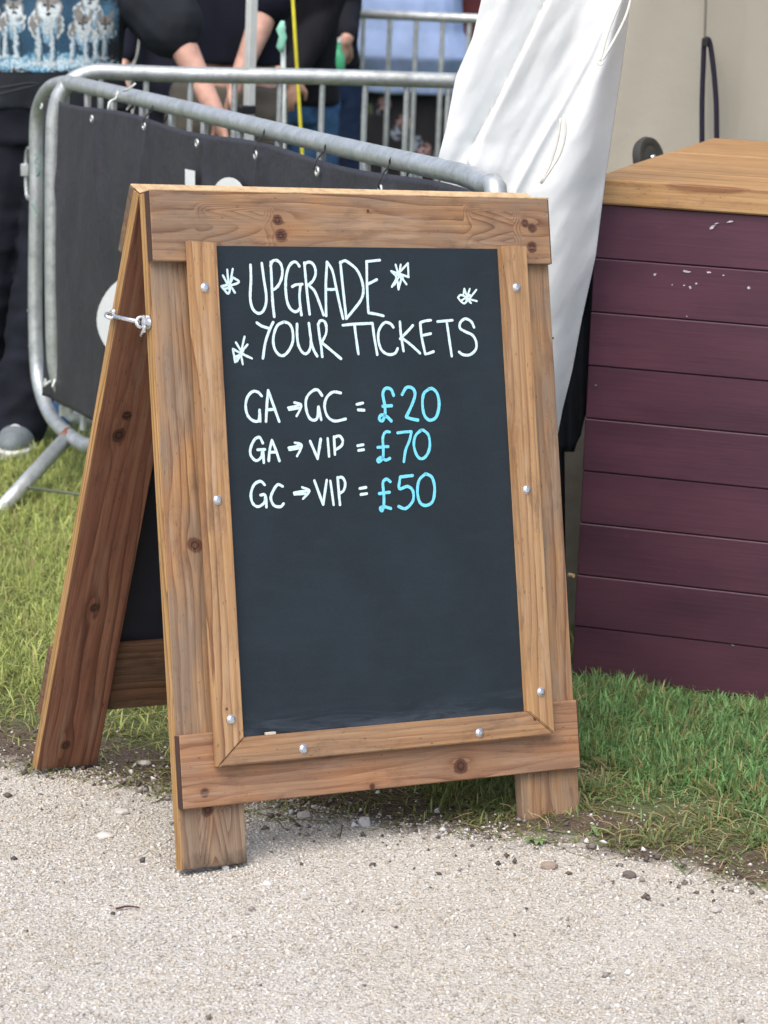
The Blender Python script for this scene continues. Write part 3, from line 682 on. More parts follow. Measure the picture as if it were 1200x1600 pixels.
# leg with rusty top
fa = atP(108, 680, o1, n1_); fb = atZ(-5, 803, -.062)
MB().tube([fa, fb], .021, 14).build('foot', STEEL, barF, smooth=True)
MB().tube([fa + (fb - fa).normalized() * -.004, fa + (fb - fa).normalized() * .034], .0222, 14).build('rust_patch', RUST, barF, smooth=True)
fr2 = o1 + e1 * 2.5; MB().tube([fr2 + Vector((0, 0, .11)), fr2 + n1_ * .25 + Vector((0, 0, -.03))], .021, 12).build('foot', STEEL, barF, smooth=True)
for px_, py0, py1 in ((42, 232, 310), (40, 485, 540)):   # hinge brackets left of the post
    p0 = atP(px_, py0, o1, n1_); p1 = atP(px_, py1, o1, n1_); m = MB(); q = atP(52, (py0 + py1) / 2, o1, n1_)
    m.tube(catmull([atP(54, py0, o1, n1_), p0 + Vector((0, 0, -.01)), p1 + Vector((0, 0, .01)), atP(54, py1, o1, n1_)], 4), .006, 8)
    m.box((p0 + p1) / 2 + Vector((-.006, 0, .01)), Vector((1, 0, 0)), Vector((0, 1, 0)), Vector((0, 0, 1)), .012, .006, .018, .002)
    m.build('bracket', STEEL, barF, smooth=True, autos=40)
# faint green marker scrawl on the post
GM = simple('green_marker', (.05, .28, .16), .7)
for st in ([(56, 240), (60, 246), (54, 252), (62, 258)], [(56, 262), (62, 268), (57, 276), (64, 272)], [(50, 318), (54, 328), (60, 336)]):
    MB().tube(catmull([atP(x, y, o1 + n1_ * .0215, n1_) for x, y in st], 3), .0014, 5).build('marker_scrawl', GM, barF)

A2_, B2_ = (-.80, 7.72, 0), (.155, 7.86, 0)
barR, o2, e2, n2_ = barrier(A2_, B2_, [(760, 127), (705, 126), (500, 120), (300, 117), (190, 113), (150, 112), (122, 120), (100, 138), (88, 165), (83, 220), (82, 400), (84, 540), (90, 590), (108, 630), (140, 655)],
    [(.5, .02), (1.2, .02), (2.0, .02), (2.1, .08), (2.14, .3), (2.14, .8), (2.1, 1.0), (2.0, 1.06)], [(157, 150), (228, 150), (297, 150), (366, 160), (437, 160), (503, 160), (570, 160), (635, 160), (700, 160)], 1.05, .02,
    'middle crowd barrier running level behind the banner', (.2, 7.8, -.07), rr=.022, bar_r=.0085)
A3_, B3_ = (-.435, 12.85, 0), (.307, 12.83, 0)
o3, e3, n3_ = vplane(A3_, B3_)
barT = empty('crowd_barrier', (.3, 12.84, -.08), 'furthest crowd barrier in front of the person in a pale blue shirt', 'barrier', 'galvanised crowd barriers')
a3 = atP(480, 18, o3, n3_); b3 = a3 + (atP(735, 29, o3, n3_) - a3) * 2.4
MB().tube([a3, b3], .022, 12).build('frame', STEEL, barT, smooth=True)
f3 = None
for k in range(14):
    p = atP(484.5 + 41.3 * k, 60, o3, n3_)
    if f3 is None: f3 = MB().tube([Vector((p.x, p.y, .05)), Vector((p.x, p.y, a3.z))], .011, 8, caps=False).build('bar', STEEL, barT, smooth=True); p0 = p
    else: copy_part(f3, (p.x - p0.x, p.y - p0.y, 0), barT)
MB().tube([Vector((a3.x, a3.y, .06)), Vector((b3.x, b3.y, .06))], .022, 12).build('bottom_rail', STEEL, barT, smooth=True)
for p in (a3, b3): MB().tube([Vector((p.x, p.y, .06)), Vector((p.x, p.y - .25, -.07))], .018, 10).build('foot', STEEL, barT, smooth=True)

# banner on the near barrier
ban = empty('banner', (-.3, 6.4, .2), 'dark grey mesh banner with white lettering tied to the near barrier', 'banner')
OFF = .030
def banpt(s, z, extra=0): return o1 + e1 * s + n1_ * (OFF + extra) + Vector((0, 0, z))
sTL, zTL = s1(88, 158); sTR, _ = s1(740, 292); sBL, zBL = s1(82, 612)
eye_px = [(90, 167), (170, 186), (253, 197), (337, 224), (430, 242), (528, 268), (628, 296)]
eyes = [s1(*p) for p in eye_px]
NX, NZ = 150, 70; bm_v = []; bm_f = []
zbl = s1(84, 618)[1]
for j in range(NZ):
    for i in range(NX):
        u = i / (NX - 1); v = j / (NZ - 1); s_ = sTL + (sTR + .05 - sTL) * u
        ztop = zTL + .012 + (eyes[-1][1] + .026 - zTL) * u - .006 * math.sin(u * 18)
        zb_ = float(np.interp(s_, [sTL, s1(145, 648)[0], sTR], [zbl, s1(145, 648)[1], s1(145, 648)[1]])); z_ = ztop + (zb_ - ztop) * v
        dsp = .010 * noise.noise(Vector((s_ * 5, z_ * 2, 1))) + .005 * noise.noise(Vector((s_ * 16, z_ * 5, 2)))
        for k, (es, ez) in enumerate(eyes):
            dx = s_ - es + (ez - z_) * (.55 if k == 0 else (.25 if k % 2 else -.3)) * -1; dz = ez - z_
            if dz > 0: dsp += .020 * math.exp(-(dx / .022) ** 2) * math.exp(-dz / .28)
        dsp *= min(1, .25 + v * 5)
        bm_v.append(banpt(s_, z_, dsp)); 
bm_f = [(j * NX + i, (j + 1) * NX + i, (j + 1) * NX + i + 1, j * NX + i + 1) for j in range(NZ - 1) for i in range(NX - 1)]
t = NT('banner_pvc'); P = t.geo(); n_ = t.noise(P, 6, 5, .6); nn = t.noise(P, 900, 2)
t.col(t.ramp(n_, [(.3, (.030, .030, .038)), (.7, (.042, .042, .052))])); t.rough(.55); t.bump(t.math('ADD', t.noise(P, 14, 4, .6), t.math('MULTIPLY', nn, .05)), .5, .012)
m = MB().add(bm_v, bm_f); bsheet = m.build('sheet', t.m, ban, smooth=True)
md = bsheet.modifiers.new('thick', 'SOLIDIFY'); md.thickness = .0012
# hem at the left edge and light lower strip
m = MB(); BW = simple('banner_print_white', (.80, .83, .82), .6, var=.03)
def print_poly(name, px):
    m = MB(); V = [atP(x, y, o1 + n1_ * (OFF + .018), n1_) for x, y in px]; n_ = len(V)
    V2 = [v + n1_ * -.0008 for v in V]
    m.add(V + V2, [tuple(range(n_)), tuple(range(2 * n_ - 1, n_ - 1, -1))] + [(i, (i + 1) % n_, n_ + (i + 1) % n_, n_ + i) for i in range(n_)]).build(name, BW, bsheet)
print_poly('printed_letter', [(289, 264), (304, 267), (306, 420), (291, 416)])
print_poly('printed_letter', [(357 + 24 * math.cos(a), 304 + 27 * math.sin(a)) for a in np.linspace(0, 2 * PI, 24, endpoint=False)])
print_poly('printed_letter', [(413 + 12 * math.cos(a), 303 + 10 * math.sin(a)) for a in np.linspace(0, 2 * PI, 16, endpoint=False)])
print_poly('printed_letter', [(192 + 41 * math.cos(a), 500 + 66 * math.sin(a) + 8 * math.sin(2 * a)) for a in np.linspace(0, 2 * PI, 28, endpoint=False)])
EYE = simple('brass_eyelet', (.62, .66, .64), .35, .7)
def eyelet(s_, z_, par=ban):
    m = MB(); c = banpt(s_, z_, .016); m.tube([c + (e1 * math.cos(k * PI / 7) + Vector((0, 0, 1)) * math.sin(k * PI / 7)) * .0082 for k in range(14)], .0030, 6, closed=True)
    return m.build('eyelet', EYE, par, smooth=True)
for es, ez in eyes: eyelet(es, ez)
el = s1(95, 596); eyelet(*el)
def tie(px, top, bot, mat, par=None, r_=.0019, over=.024):
    ps, pz = s1(px, top); es, ez = s1(px + 3, bot); z0 = ez
    c = o1 + e1 * ps; zc = (pz); pts = []
    for k in range(9):
        a = PI * (.0 + k / 8 * 1.0); pts.append(c + n1_ * (math.cos(a) * over) + Vector((0, 0, zc + math.sin(a) * over)))
    pts = [banpt(es, z0, .02), banpt(es, z0 + .02, .016)] + pts + [o1 + e1 * es + n1_ * 0 + Vector((0, 0, z0))]
    return MB().tube(catmull(pts, 3), r_, 6).build('cable_tie', mat, ban, smooth=True)
BLKP = simple('black_plastic', (.015, .015, .018), .45); WHP = simple('white_plastic', (.78, .82, .8), .4)
for px, ty, by in ((251, 174, 196), (427, 212, 240), (523, 236, 266), (625, 258, 294)): tie(px, ty, by, BLKP)
tie(195, 154, 172, WHP, r_=.0028)
p0 = atP(200, 140, o1 + n1_ * .03, n1_); p1 = atP(211, 131, o1 + n1_ * .03, n1_); MB().tube([atP(193, 142, o1 + n1_ * .03, n1_), p0, p1], .0028, 6).build('cable_tie', WHP, ban, smooth=True)
# little white cord at the lower corner
MB().tube(catmull([banpt(el[0], el[1] - .012, .02), atP(85, 592, o1 + n1_ * .03, n1_), atP(82, 605, o1 + n1_ * .04, n1_)], 4), .0035, 6).build('cord', WHP, ban, smooth=True)

# wire peg in the grass
p0 = atZ(30, 760, -.02); p1 = atZ(128, 773, -.02); m = MB().tube([p0, p1, p1 + Vector((.05, 0, -.045))], .0042, 8)
m.build('tent_peg', simple('weathered_iron', (.12, .14, .10), .6, .4), smooth=True, label='thin dark metal rod lying over the grass beside the barrier leg', cat='peg')

# blue and white bag behind the barrier
bg = empty('carrier_bag', (-.95, 8.6, -.08), 'blue and white carrier bag on the grass behind the barrier corner', 'bag')
bo = MB(); c = atY(118, 650, 8.6)
for nm, col_, dz, rx, rz in (('bag_body', (.02, .16, .42), .02, .11, .10), ('bag_top', (.75, .79, .8), .10, .085, .05)):
    m = MB(); m.ell(c + Vector((0, 0, dz - .03)), rx, .08, rz, 24, 16)
    m.v = [tuple(Vector(p) + (Vector(p) - c).normalized() * .018 * noise.noise(Vector(p) * 14)) for p in m.v]
    m.build(nm, simple(nm + '_plastic', col_, .35, var=.2), bg, smooth=True)

# ------------------------------------------------------------------ bar counter
z_top = 1.03
dC = Vector((.951, -.309, 0)); nC = Vector((-.309, -.951, 0)).normalized()   # along the counter, out of its front
dC.normalize(); dB = -nC
Cf = atZ(893, 1065, -.01); Cf = Vector((Cf.x, Cf.y, 0)) ; LEN = 2.3; DEP = 1.15
cnt = empty('bar_counter', Cf + dC * 1.1 + dB * .5, 'maroon plank fronted bar counter with a pale wooden top beside the white curtain', 'counter')
def paint(seed):
    t = NT('maroon_paint'); P = t.geo(); at = t.n('Attribute', attribute_name='wc').outputs['Vector']
    v = t.vadd(at, (seed * 2.3, seed * 1.1, 0)); n1 = t.noise(t.vmul(v, (3, 8, 8)), 1, 4, .6); n2 = t.noise(t.vmul(v, (6, 160, 160)), 1, 3); n3 = t.noise(t.vmul(v, (30, 55, 30)), 1, 4, .7)
    c = t.ramp(n1, [(.3, (.056, .020, .036)), (.7, (.092, .030, .050))])
    c = t.mix(t.mr(n2, .55, .8, 0, .3), c, (.035, .012, .02)); c = t.mix(t.mr(n3, .66, .8, 0, .35), c, (.16, .07, .085))
    t.col(c); t.rough(t.mr(n1, .3, .7, .42, .56)); t.bump(n2, .35, .0012); return t.m
PAINTS = [paint(k) for k in range(3)]
zs = []; z = z_top - .052; hts = [.108] * 8 + [.105]
k = 0
ZZ = Vector((0, 0, 1))
while z > .0 and k < 10:
    h = .1085 if z - .1085 > -.03 else z + .03
    c = Cf + dC * (LEN / 2) + dB * .010 + nC * (.0008 * ((k * 37) % 5)) + Vector((0, 0, z - h / 2))
    MB().box(c, dC, ZZ, nC, LEN / 2, h / 2 - .0009, .011, .0018, off=(k * 3.1, k, 0)).build('plank', PAINTS[k % 3], cnt)
    z -= h; k += 1
MB().box(Cf + dC * (LEN / 2) + dB * .035 + Vector((0, 0, .47)), dC, ZZ, nC, LEN / 2 - .01, .47, .010, .001).build('backing_panel', simple('dark_maroon', (.02, .008, .012), .8), cnt)
z = z_top - .052; k = 0
while z > 0 and k < 10:
    c = Cf + dB * (DEP / 2 + .02) + dC * .012 + Vector((0, 0, z - .054)); MB().box(c, dB, ZZ, dC, DEP / 2 - .02, .0526, .011, .002, off=(k, 4, 0)).build('plank', PAINTS[(k + 1) % 3], cnt); z -= .1085; k += 1
# top of thick boards
TL = Cf - dC * .012 + nC * .012; bw = (DEP + .03) / 5
for i in range(5):
    c = TL + dC * ((LEN + .03) / 2) + dB * (bw * (i + .5)) + Vector((0, 0, z_top - .026 + .0006 * (i % 2)))
    MB().box(c, dC, dB, ZZ, (LEN + .03) / 2 + .002 * ((i * 7) % 3), bw / 2 - .0007, .0255, .0035, off=(i * 2.2, 0, 0)).build('top_board', wood('counter_top_wood', 31 + i, [(.2 - LEN / 2 + .33 * i, .01, .006)] if i % 2 else [], grey=.25, hue=.012, ring=.95, freq=24, dark=1.12, tone=(1.0, .98, .90)), cnt)
# chips, nail heads
WCH = simple('chipped_white', (.55, .52, .54), .7, var=.5, scale=400)
nrm_o = Cf + nC * .0035
def chip(px, py, w_, h_, rot=0, name='paint_chip', mat=WCH):
    c = atP(px, py, nrm_o, nC); r_ = random.Random(int(px + py)); pts = []
    for k in range(9):
        a = 2 * PI * k / 9; rr = r_.uniform(.35, 1.25); x = math.cos(a) * w_ * rr; y = math.sin(a) * h_ * rr
        x *= .8; y *= .8; pts.append((x * math.cos(rot) - y * math.sin(rot), x * math.sin(rot) + y * math.cos(rot)))
    m = MB().prism(pts, c, dC, ZZ, nC, -.001, .0006); m.build(name, mat, cnt)
for a in ((1112, 355, .012, .004, .5), (1120, 349, .010, .002, .3), (1142, 346, .010, .003, .2), (1072, 424, .012, .0025, 0), (1107, 425, .006, .003, 0), (1023, 429, .004, .004, 0),
          (1078, 449, .003, .004, .4), (1069, 446, .002, .002, 0), (1050, 445, .002, .002, 0), (1088, 443, .003, .002, 0), (1170, 450, .004, .004, 0), (1073, 494, .002, .002, 0), (1130, 430, .003, .002, 0)): chip(*a)
for px, py in ((954, 525), (931, 602), (1145, 1008)): chip(px, py, .004, .003, 0, 'nail_head', ZINC)
# wooden dowel end sticking out at the counter edge
p = atP(889, 898, nrm_o, nC); MB().tube([p, p + nC * .006 + dC * .012], .0042, 8).build('dowel', CUT, cnt)

# ------------------------------------------------------------------ marquee: drape, rear wall, roof, strap
def canvas(name, col, trans=.25, bs=3, sc2=900):
    t = NT(name); P = t.geo(); n1 = t.noise(P, bs, 4, .6); n2 = t.noise(P, sc2, 2)
    c = t.ramp(n1, [(.3, tuple(x * .94 for x in col)), (.7, col)]); t.col(c); t.rough(.7)
    t.bump(t.math('ADD', t.noise(P, 16, 4, .6), t.math('MULTIPLY', n2, .06)), .25, .012); t.b.inputs['Specular IOR Level'].default_value = .3
    tr = t.n('BsdfTranslucent'); t.l(c, tr.inputs[0]); mx = t.n('MixShader'); mx.inputs[0].default_value = trans
    t.l(t.b.outputs[0], mx.inputs[1]); t.l(tr.outputs[0], mx.inputs[2]); t.l(mx.outputs[0], t.out.inputs[0]); return t.m
CANV = canvas('white_canvas', (.90, .93, .93), .3); BEIGE = canvas('cream_canvas', (.74, .67, .53), .35)
tent = empty('marquee', (1.2, 6.6, -.06), 'cream marquee with a bunched white canvas curtain behind the counter', 'marquee')
Lk = [(-520, 850), (-200, 800), (0, 752), (60, 738), (120, 712), (200, 697), (250, 684), (320, 692), (450, 715), (640, 790), (760, 825), (1090, 838)]
Rk = [(-520, 1040), (-200, 1008), (0, 985), (100, 973), (200, 958), (280, 946), (400, 931), (500, 909), (580, 894), (640, 879), (760, 856), (1090, 866)]
NXd, NYd = 150, 260
F1 = [(905, -520), (870, -60), (853, 0), (810, 90), (770, 170), (742, 222), (729, 250), (745, 330), (790, 450)]
F2 = [(1010, -520), (975, -60), (962, 0), (925, 87), (895, 140), (866, 190), (835, 245), (806, 300), (800, 420), (815, 640)]
F3 = [(985, -520), (950, -60), (935, 0), (895, 87), (865, 140), (836, 190), (805, 245), (782, 295), (785, 420), (808, 640)]
F4 = [(955, -520), (912, -60), (895, 0), (860, 87), (830, 150), (800, 205), (775, 250), (758, 300), (770, 420), (800, 640)]
F5 = [(880, -520), (840, -60), (800, 0), (772, 60), (745, 120), (722, 200), (706, 260), (715, 360), (780, 600)]
def linex(F, y): return float(np.interp(y, [p[1] for p in F], [p[0] for p in F]))
vs = []
for j in range(NYd):
    y = -520 + (1605) * j / (NYd - 1)
    xl = float(np.interp(y, [a for a, b in Lk], [b for a, b in Lk])); xr = float(np.interp(y, [a for a, b in Rk], [b for a, b in Rk]))
    f1, f2, f3, f4, f5 = (linex(F, y) for F in (F1, F2, F3, F4, F5))
    for i in range(NXd):
        u = i / (NXd - 1); x = xl + (xr - xl) * u; Y = 5.40
        d = x - f1; Y += (.030 * math.exp(-max(0, -d) / 34) if d < 0 else -.022 * math.exp(-d / 40) * (1 - math.exp(-d / 3)) )
        if abs(d) < 3: Y += 0
        d = x - f2; Y += -.018 * math.exp(-(max(0, -d) / 14) ** 1.2) if d < 0 else -.018 * math.exp(-d / 12) + .022 * (1 - math.exp(-d / 20)) * math.exp(-d / 90)
        for ff, A_, w_ in ((f3, .004, 12), (f4, .006, 18), (f5, .012, 30)): Y -= A_ * math.exp(-((x - ff) / w_) ** 2)
        rr = (x - f2) / max(xr - f2, 1)
        if rr > 0: Y -= .05 * math.sin(min(rr, 1) * PI) ** 1.3 - .05 * rr ** 3
        Y += .012 * noise.noise(Vector((x * .012 + y * .006, y * .0045, 3))) + .005 * noise.noise(Vector((x * .035 + y * .018, y * .012, 5))) +   .0010 * noise.noise(Vector((x * .09 + y * .05, y * .035, 8)))
        if 225 < y < 330: Y += -.02 * math.exp(-((y - 262) / 26) ** 2) * math.exp(-((x - 742) / 30) ** 2)
        vs.append(atY(x, y, Y))
m = MB().add(vs, [(j * NXd + i, (j + 1) * NXd + i, (j + 1) * NXd + i + 1, j * NXd + i + 1) for j in range(NYd - 1) for i in range(NXd - 1)])
dr_ = m.build('curtain', CANV, tent, smooth=True, label='bunched white canvas curtain'); md = dr_.modifiers.new('thick', 'SOLIDIFY'); md.thickness = .002
CORD = simple('white_cord', (.75, .75, .68), .7)
def cords(P_):
    return MB().tube(catmull([atY(x, y, 5.315) for x, y in P_], 4), .0026, 6).build('cord', CORD, tent, smooth=True)
cords([(975, -10), (962, 20), (950, 50), (943, 75), (938, 95)]); cords([(988, -10), (978, 25), (962, 58), (945, 88), (938, 95)])
ring_c = atY(938, 97, 5.315); m = MB(); ring(ring_c, Vector((0, -1, 0)), .005, .0022, m); m.build('cord', CORD, tent, smooth=True)
cords([(876, 185), (872, 215), (862, 250), (845, 287)]); cords([(882, 180), (883, 210), (875, 240), (860, 265), (845, 287)])
# rear wall
wo = atY(1050, 215, 7.5); wo.z = 0
vs = []; nxw, nyw = 140, 50
for j in range(nyw):
    z = -.1 + 2.6 * j / (nyw - 1)
    for i in range(nxw):
        s_ = -.36 + 3.66 * i / (nxw - 1)
        dp = .05 * noise.noise(Vector((s_ * 3 + z * 1.3, z * .5, 1))) + .02 * noise.noise(Vector((s_ * 9 - z * 2, z * .7, 4)))
        dp += .016 * math.exp(-((s_ - .075 + 0.10 * (z - 1.2)) / .035) ** 2) - .02 * math.exp(-((s_ - .18) / .03) ** 2)
        vs.append(wo + dC * s_ + nC * dp + ZZ * z)
MB().add(vs, [(j * nxw + i, j * nxw + i + 1, (j + 1) * nxw + i + 1, (j + 1) * nxw + i) for j in range(nyw - 1) for i in range(nxw - 1)]).build('rear_wall', BEIGE, tent, smooth=True)
# side wall from the rear wall forward on the far right, and roof
rw = wo + dC * 3.3
m = MB(); m.add([wo - dC * .36 + ZZ * 2.45 + dB * .02, rw + ZZ * 2.45 + dB * .02, rw + nC * 1.0 + ZZ * 2.75, wo - dC * .36 + nC * 1.0 + ZZ * 2.75,
                 rw + nC * 1.4 + ZZ * 2.6, wo - dC * .36 + nC * 1.2 + ZZ * 2.6], [(0, 1, 2, 3), (3, 2, 4, 5)]).build('roof', BEIGE, tent)
m = MB(); m.add([rw - ZZ * .1, rw + nC * 2.3 - ZZ * .1, rw + nC * 2.3 + ZZ * 2.4, rw + ZZ * 2.45], [(0, 1, 2, 3)]).build('side_wall', BEIGE, tent)
# seam and black strap loop
wn_ = wo + nC * .05
sm0 = [atP(x, y, wn_, nC) for x, y in ((1107, -200), (1104, -50), (1101, 60), (1098, 120), (1095, 230))]
MB().tube(catmull(sm0, 4), .0035, 6).build('seam', canvas('seam_canvas', (.30, .28, .23), .1), tent, smooth=True)
NAVY = simple('navy_webbing', (.018, .014, .035), .7)
lp = [atP(x, y, wn_ + nC * .02, nC) for x, y in ((1097, 240), (1097, 160), (1099, 100), (1101, 66), (1108, 64), (1114, 100), (1119, 160), (1120, 240))]
MB().tube(catmull(lp, 4), .007, 8).build('strap', NAVY, tent, smooth=True)
q = atP(1102, 66, wn_ + nC * .03, nC); MB().box(q, dC, ZZ, nC, .009, .011, .006, .002).build('strap_buckle', BLKP, tent)

# dark trolley wheel behind the counter
wc_ = atY(1013, 247, 6.98); wh = empty('trolley_wheel', wc_ - ZZ * .05, 'dark rubber wheel peeping over the rear left of the counter top', 'wheel')
ax = Vector((.75, -.66, .25)).normalized()
u_ = Vector((.35, .1, .93)); u_ = (u_ - ax * u_.dot(ax)).normalized(); v_ = ax.cross(u_)
prof = [(.000, -.012), (.018, -.014), (.030, -.010), (.040, -.014), (.050, -.012), (.054, 0), (.050, .012), (.040, .014), (.030, .010), (.018, .014), (0, .012)]
vs = []; n_ = 28
for r_, h_ in prof: vs += [wc_ + ax * h_ + (u_ * math.cos(2 * PI * k / n_) + v_ * math.sin(2 * PI * k / n_)) * (r_ + 1e-5) for k in range(n_)]
MB().add(vs, [(i * n_ + k, i * n_ + (k + 1) % n_, (i + 1) * n_ + (k + 1) % n_, (i + 1) * n_ + k) for i in range(len(prof) - 1) for k in range(n_)]).build('tyre', simple('grey_rubber', (.05, .05, .045), .75), wh, smooth=True, autos=40)
MB().tube([wc_ - ax * .02, wc_ + ax * .02], -0.0 + .006, 10).build('hub', ZINC, wh, smooth=True)
fk = MB(); fk.tube([wc_ - ax * .018, wc_ - ax * .018 - ZZ * .5, wc_ - ax * .018 - ZZ * 1.05], .010, 8).build('fork', BLKP, wh, smooth=True)

# dark sheets added as painted shade in the gap between curtain and counter, grey board behind it
def sheetpx(name, pts, Y, mat, label, cat):
    m = MB(); n_ = 26; k_ = 12; vs = []
    for j in range(n_):
        v = j / (n_ - 1); y = pts[0][2] + (pts[-1][2] - pts[0][2]) * v
        xl = np.interp(y, [p[2] for p in pts], [p[0] for p in pts]); xr = np.interp(y, [p[2] for p in pts], [p[1] for p in pts])
        for i in range(k_):
            x = xl + (xr - xl) * i / (k_ - 1); vs.append(atY(x, y, Y + .012 * math.sin(x * .35 + v) + .006 * math.sin(v * 7)))
    m.add(vs, [(j * k_ + i, (j + 1) * k_ + i, (j + 1) * k_ + i + 1, j * k_ + i + 1) for j in range(n_ - 1) for i in range(k_ - 1)])
    o = m.build(name, mat, smooth=True, label=label, cat=cat); md = o.modifiers.new('thick', 'SOLIDIFY'); md.thickness = .004; return o
sheetpx('gap_shade', [(858, 945, 380), (850, 930, 600), (852, 899, 700), (858, 897, 706)], 5.62, DARKGAP, 'dark sheet painting the shaded gap between the white curtain and the maroon counter', 'shade sheet')
sheetpx('gap_shade', [(848, 882, 705), (852, 884, 900), (856, 888, 1075)], 5.66, DARKGAP, 'narrow dark sheet painting the shade down to the grass behind the right edge of the sign', 'shade sheet')
gbp = atY(893, 770, 5.9); MB().box(Vector((gbp.x, gbp.y, .28)), Vector((1, 0, 0)), ZZ, Vector((0, -1, 0)), .06, .33, .008, .003).build('grey_board', simple('grey_board', (.28, .27, .24), .8), label='grey board standing upright in the gap left of the counter', cat='board')

# ------------------------------------------------------------------ gazebo pole, rope, stake
pc = atY(391, 100, 8.5); pole = empty('gazebo_pole', (pc.x, pc.y, -.08), 'white square gazebo leg with a black clamp', 'pole')
px_ = Vector((.80, .6, 0)); py_ = Vector((-.6, .8, 0))
MB().box(Vector((pc.x, pc.y, 1.16)), px_, py_, ZZ, .0135, .0135, 1.24, .002).build('leg', simple('white_powder_coat', (.66, .70, .68), .4, var=.05), pole)
cl = atY(384, 172, 8.47); MB().box(Vector((pc.x - .012, pc.y - .01, cl.z)), px_, py_, ZZ, .030, .020, .013, .004).build('clamp', BLKP, pole)
a_, b_ = atY(454, -60, 8.3), atY(470, 205, 8.3); d_ = (b_ - a_); e_ = a_ + d_ * ((-.07 - a_.z) / d_.z); q_ = a_ - d_ * 1.6
MB().tube([q_, a_, b_, e_], .0055, 8).build('guy_rope', simple('yellow_webbing', (.80, .72, .05), .6), smooth=True, label='bright yellow guy rope stretched down behind the barrier', cat='rope')
a_, b_ = atY(442, 40, 8.25), atY(444, 200, 8.25); stk = empty('stake', (b_.x, b_.y, -.08), 'thin pale stake with a mint ribbon on top', 'stake')
MB().tube([a_, b_, Vector((b_.x, b_.y, -.08))], .0075, 8).build('rod', simple('pale_stake', (.55, .62, .60), .5), stk, smooth=True)
m = MB(); cc = atY(440, 57, 8.23); m.loft([(cc + Vector((.002, 0, .045)), .006, .004), (cc + Vector((-.004, 0, .02)), .013, .006), (cc + Vector((.004, 0, 0)), .012, .008), (cc + Vector((-.003, 0, -.03)), .012, .005), (cc + Vector((0, 0, -.045)), .005, .003)], 12)
m.build('ribbon', simple('mint_ribbon', (.28, .66, .50), .6), stk, smooth=True)

# ------------------------------------------------------------------ people
SKIN = simple('skin', (.60, .35, .27), .55, var=.2, scale=22, bump=.35, bscale=160, bd=.003)
SKIN.node_tree.nodes['Principled BSDF'].inputs['Subsurface Weight'].default_value = .08
SKIN.node_tree.nodes['Principled BSDF'].inputs['Subsurface Radius'].default_value = (.02, .008, .004)
DG = None
def remesh(mb, name, mat, parent, voxel, smooth_it=3, wrinkle=0, wscale=(9, 9, 4), label=None, seed=0):
    o = mb.build(name, mat, parent)
    md = o.modifiers.new('r', 'REMESH'); md.mode = 'VOXEL'; md.voxel_size = voxel; md.use_smooth_shade = True
    ms = o.modifiers.new('s', 'SMOOTH'); ms.iterations = smooth_it; ms.factor = .5
    dg = bpy.context.evaluated_depsgraph_get(); me = bpy.data.meshes.new_from_object(o.evaluated_get(dg)); o.modifiers.clear()
    old = o.data; o.data = me; bpy.data.meshes.remove(old); me.name = name
    if not me.materials: me.materials.append(mat)
    n = len(me.vertices); co = np.empty(n * 3); me.vertices.foreach_get('co', co); co = co.reshape(-1, 3)
    if wrinkle:
        no = np.empty(n * 3); me.vertex_normals.foreach_get('vector', no); no = no.reshape(-1, 3)
        for i in range(n):
            p = Vector((co[i, 0] * wscale[0] + seed, co[i, 1] * wscale[1], co[i, 2] * wscale[2] + .8 * noise.noise(Vector(co[i]) * 3)))
            d_ = (1 - abs(noise.noise(p)) * 2.2) * .65 + .5 * noise.noise(p * 2.1)
            co[i] += no[i] * wrinkle * d_
        me.vertices.foreach_set('co', co.reshape(-1))
    me.polygons.foreach_set('use_smooth', [True] * len(me.polygons)); me.update()
    if label: o['label'] = label
    return o
def limb(m, pts, rad, n=14):
    P_ = catmull(pts, 4); k = len(pts); rr = list(np.interp(np.linspace(0, k - 1, len(P_)), range(k), rad)); m.tube(P_, rr, n)
    m.ell(pts[0], rad[0], rad[0], rad[0], 12, 8); m.ell(pts[-1], rad[-1], rad[-1], rad[-1], 12, 8)
def hand(m, wrist, d, palm_n, thumb_side, curl=.5, sc=1.):
    d = d.normalized(); pn = (palm_n - d * palm_n.dot(d)).normalized(); sd_ = d.cross(pn).normalized() * thumb_side
    Mx = Matrix((sd_, pn, d)).transposed()
    m.ell(wrist + d * .045 * sc, .040 * sc, .016 * sc, .050 * sc, 14, 10, Mx)
    m.tube([wrist - d * .02, wrist + d * .02 * sc], [.026 * sc, .027 * sc], 12)
    for k, (off, ln) in enumerate(((.029, .070), (.010, .078), (-.010, .073), (-.028, .058))):
        b = wrist + d * (.083 - .005 * abs(k - 1)) * sc + sd_ * off * sc; pts = [b - d * .03 * sc, b]; dd = d.copy()
        for q in range(3):
            an = curl * (q + .6) * .75; dd = (d * math.cos(an) + pn * math.sin(an)); b = b + dd * ln / 3 * sc; pts.append(b)
        m.tube(pts, [.009 * sc, .0098 * sc, .0090 * sc, .0082 * sc, .0066 * sc], 8); m.ell(pts[-1], .0066 * sc, .0066 * sc, .0066 * sc, 8, 6)
    tb = wrist + d * .022 * sc + sd_ * .028 * sc; t1 = tb + (d * .6 + sd_ * .65 + pn * .35).normalized() * .042 * sc; t2 = t1 + (d * .85 + sd_ * .15 + pn * .5).normalized() * .032 * sc
    m.tube([tb - sd_ * .014, tb, t1, t2], [.013 * sc, .0135 * sc, .0115 * sc, .0085 * sc], 8); m.ell(t2, .0085 * sc, .0085 * sc, .0085 * sc, 8, 6)
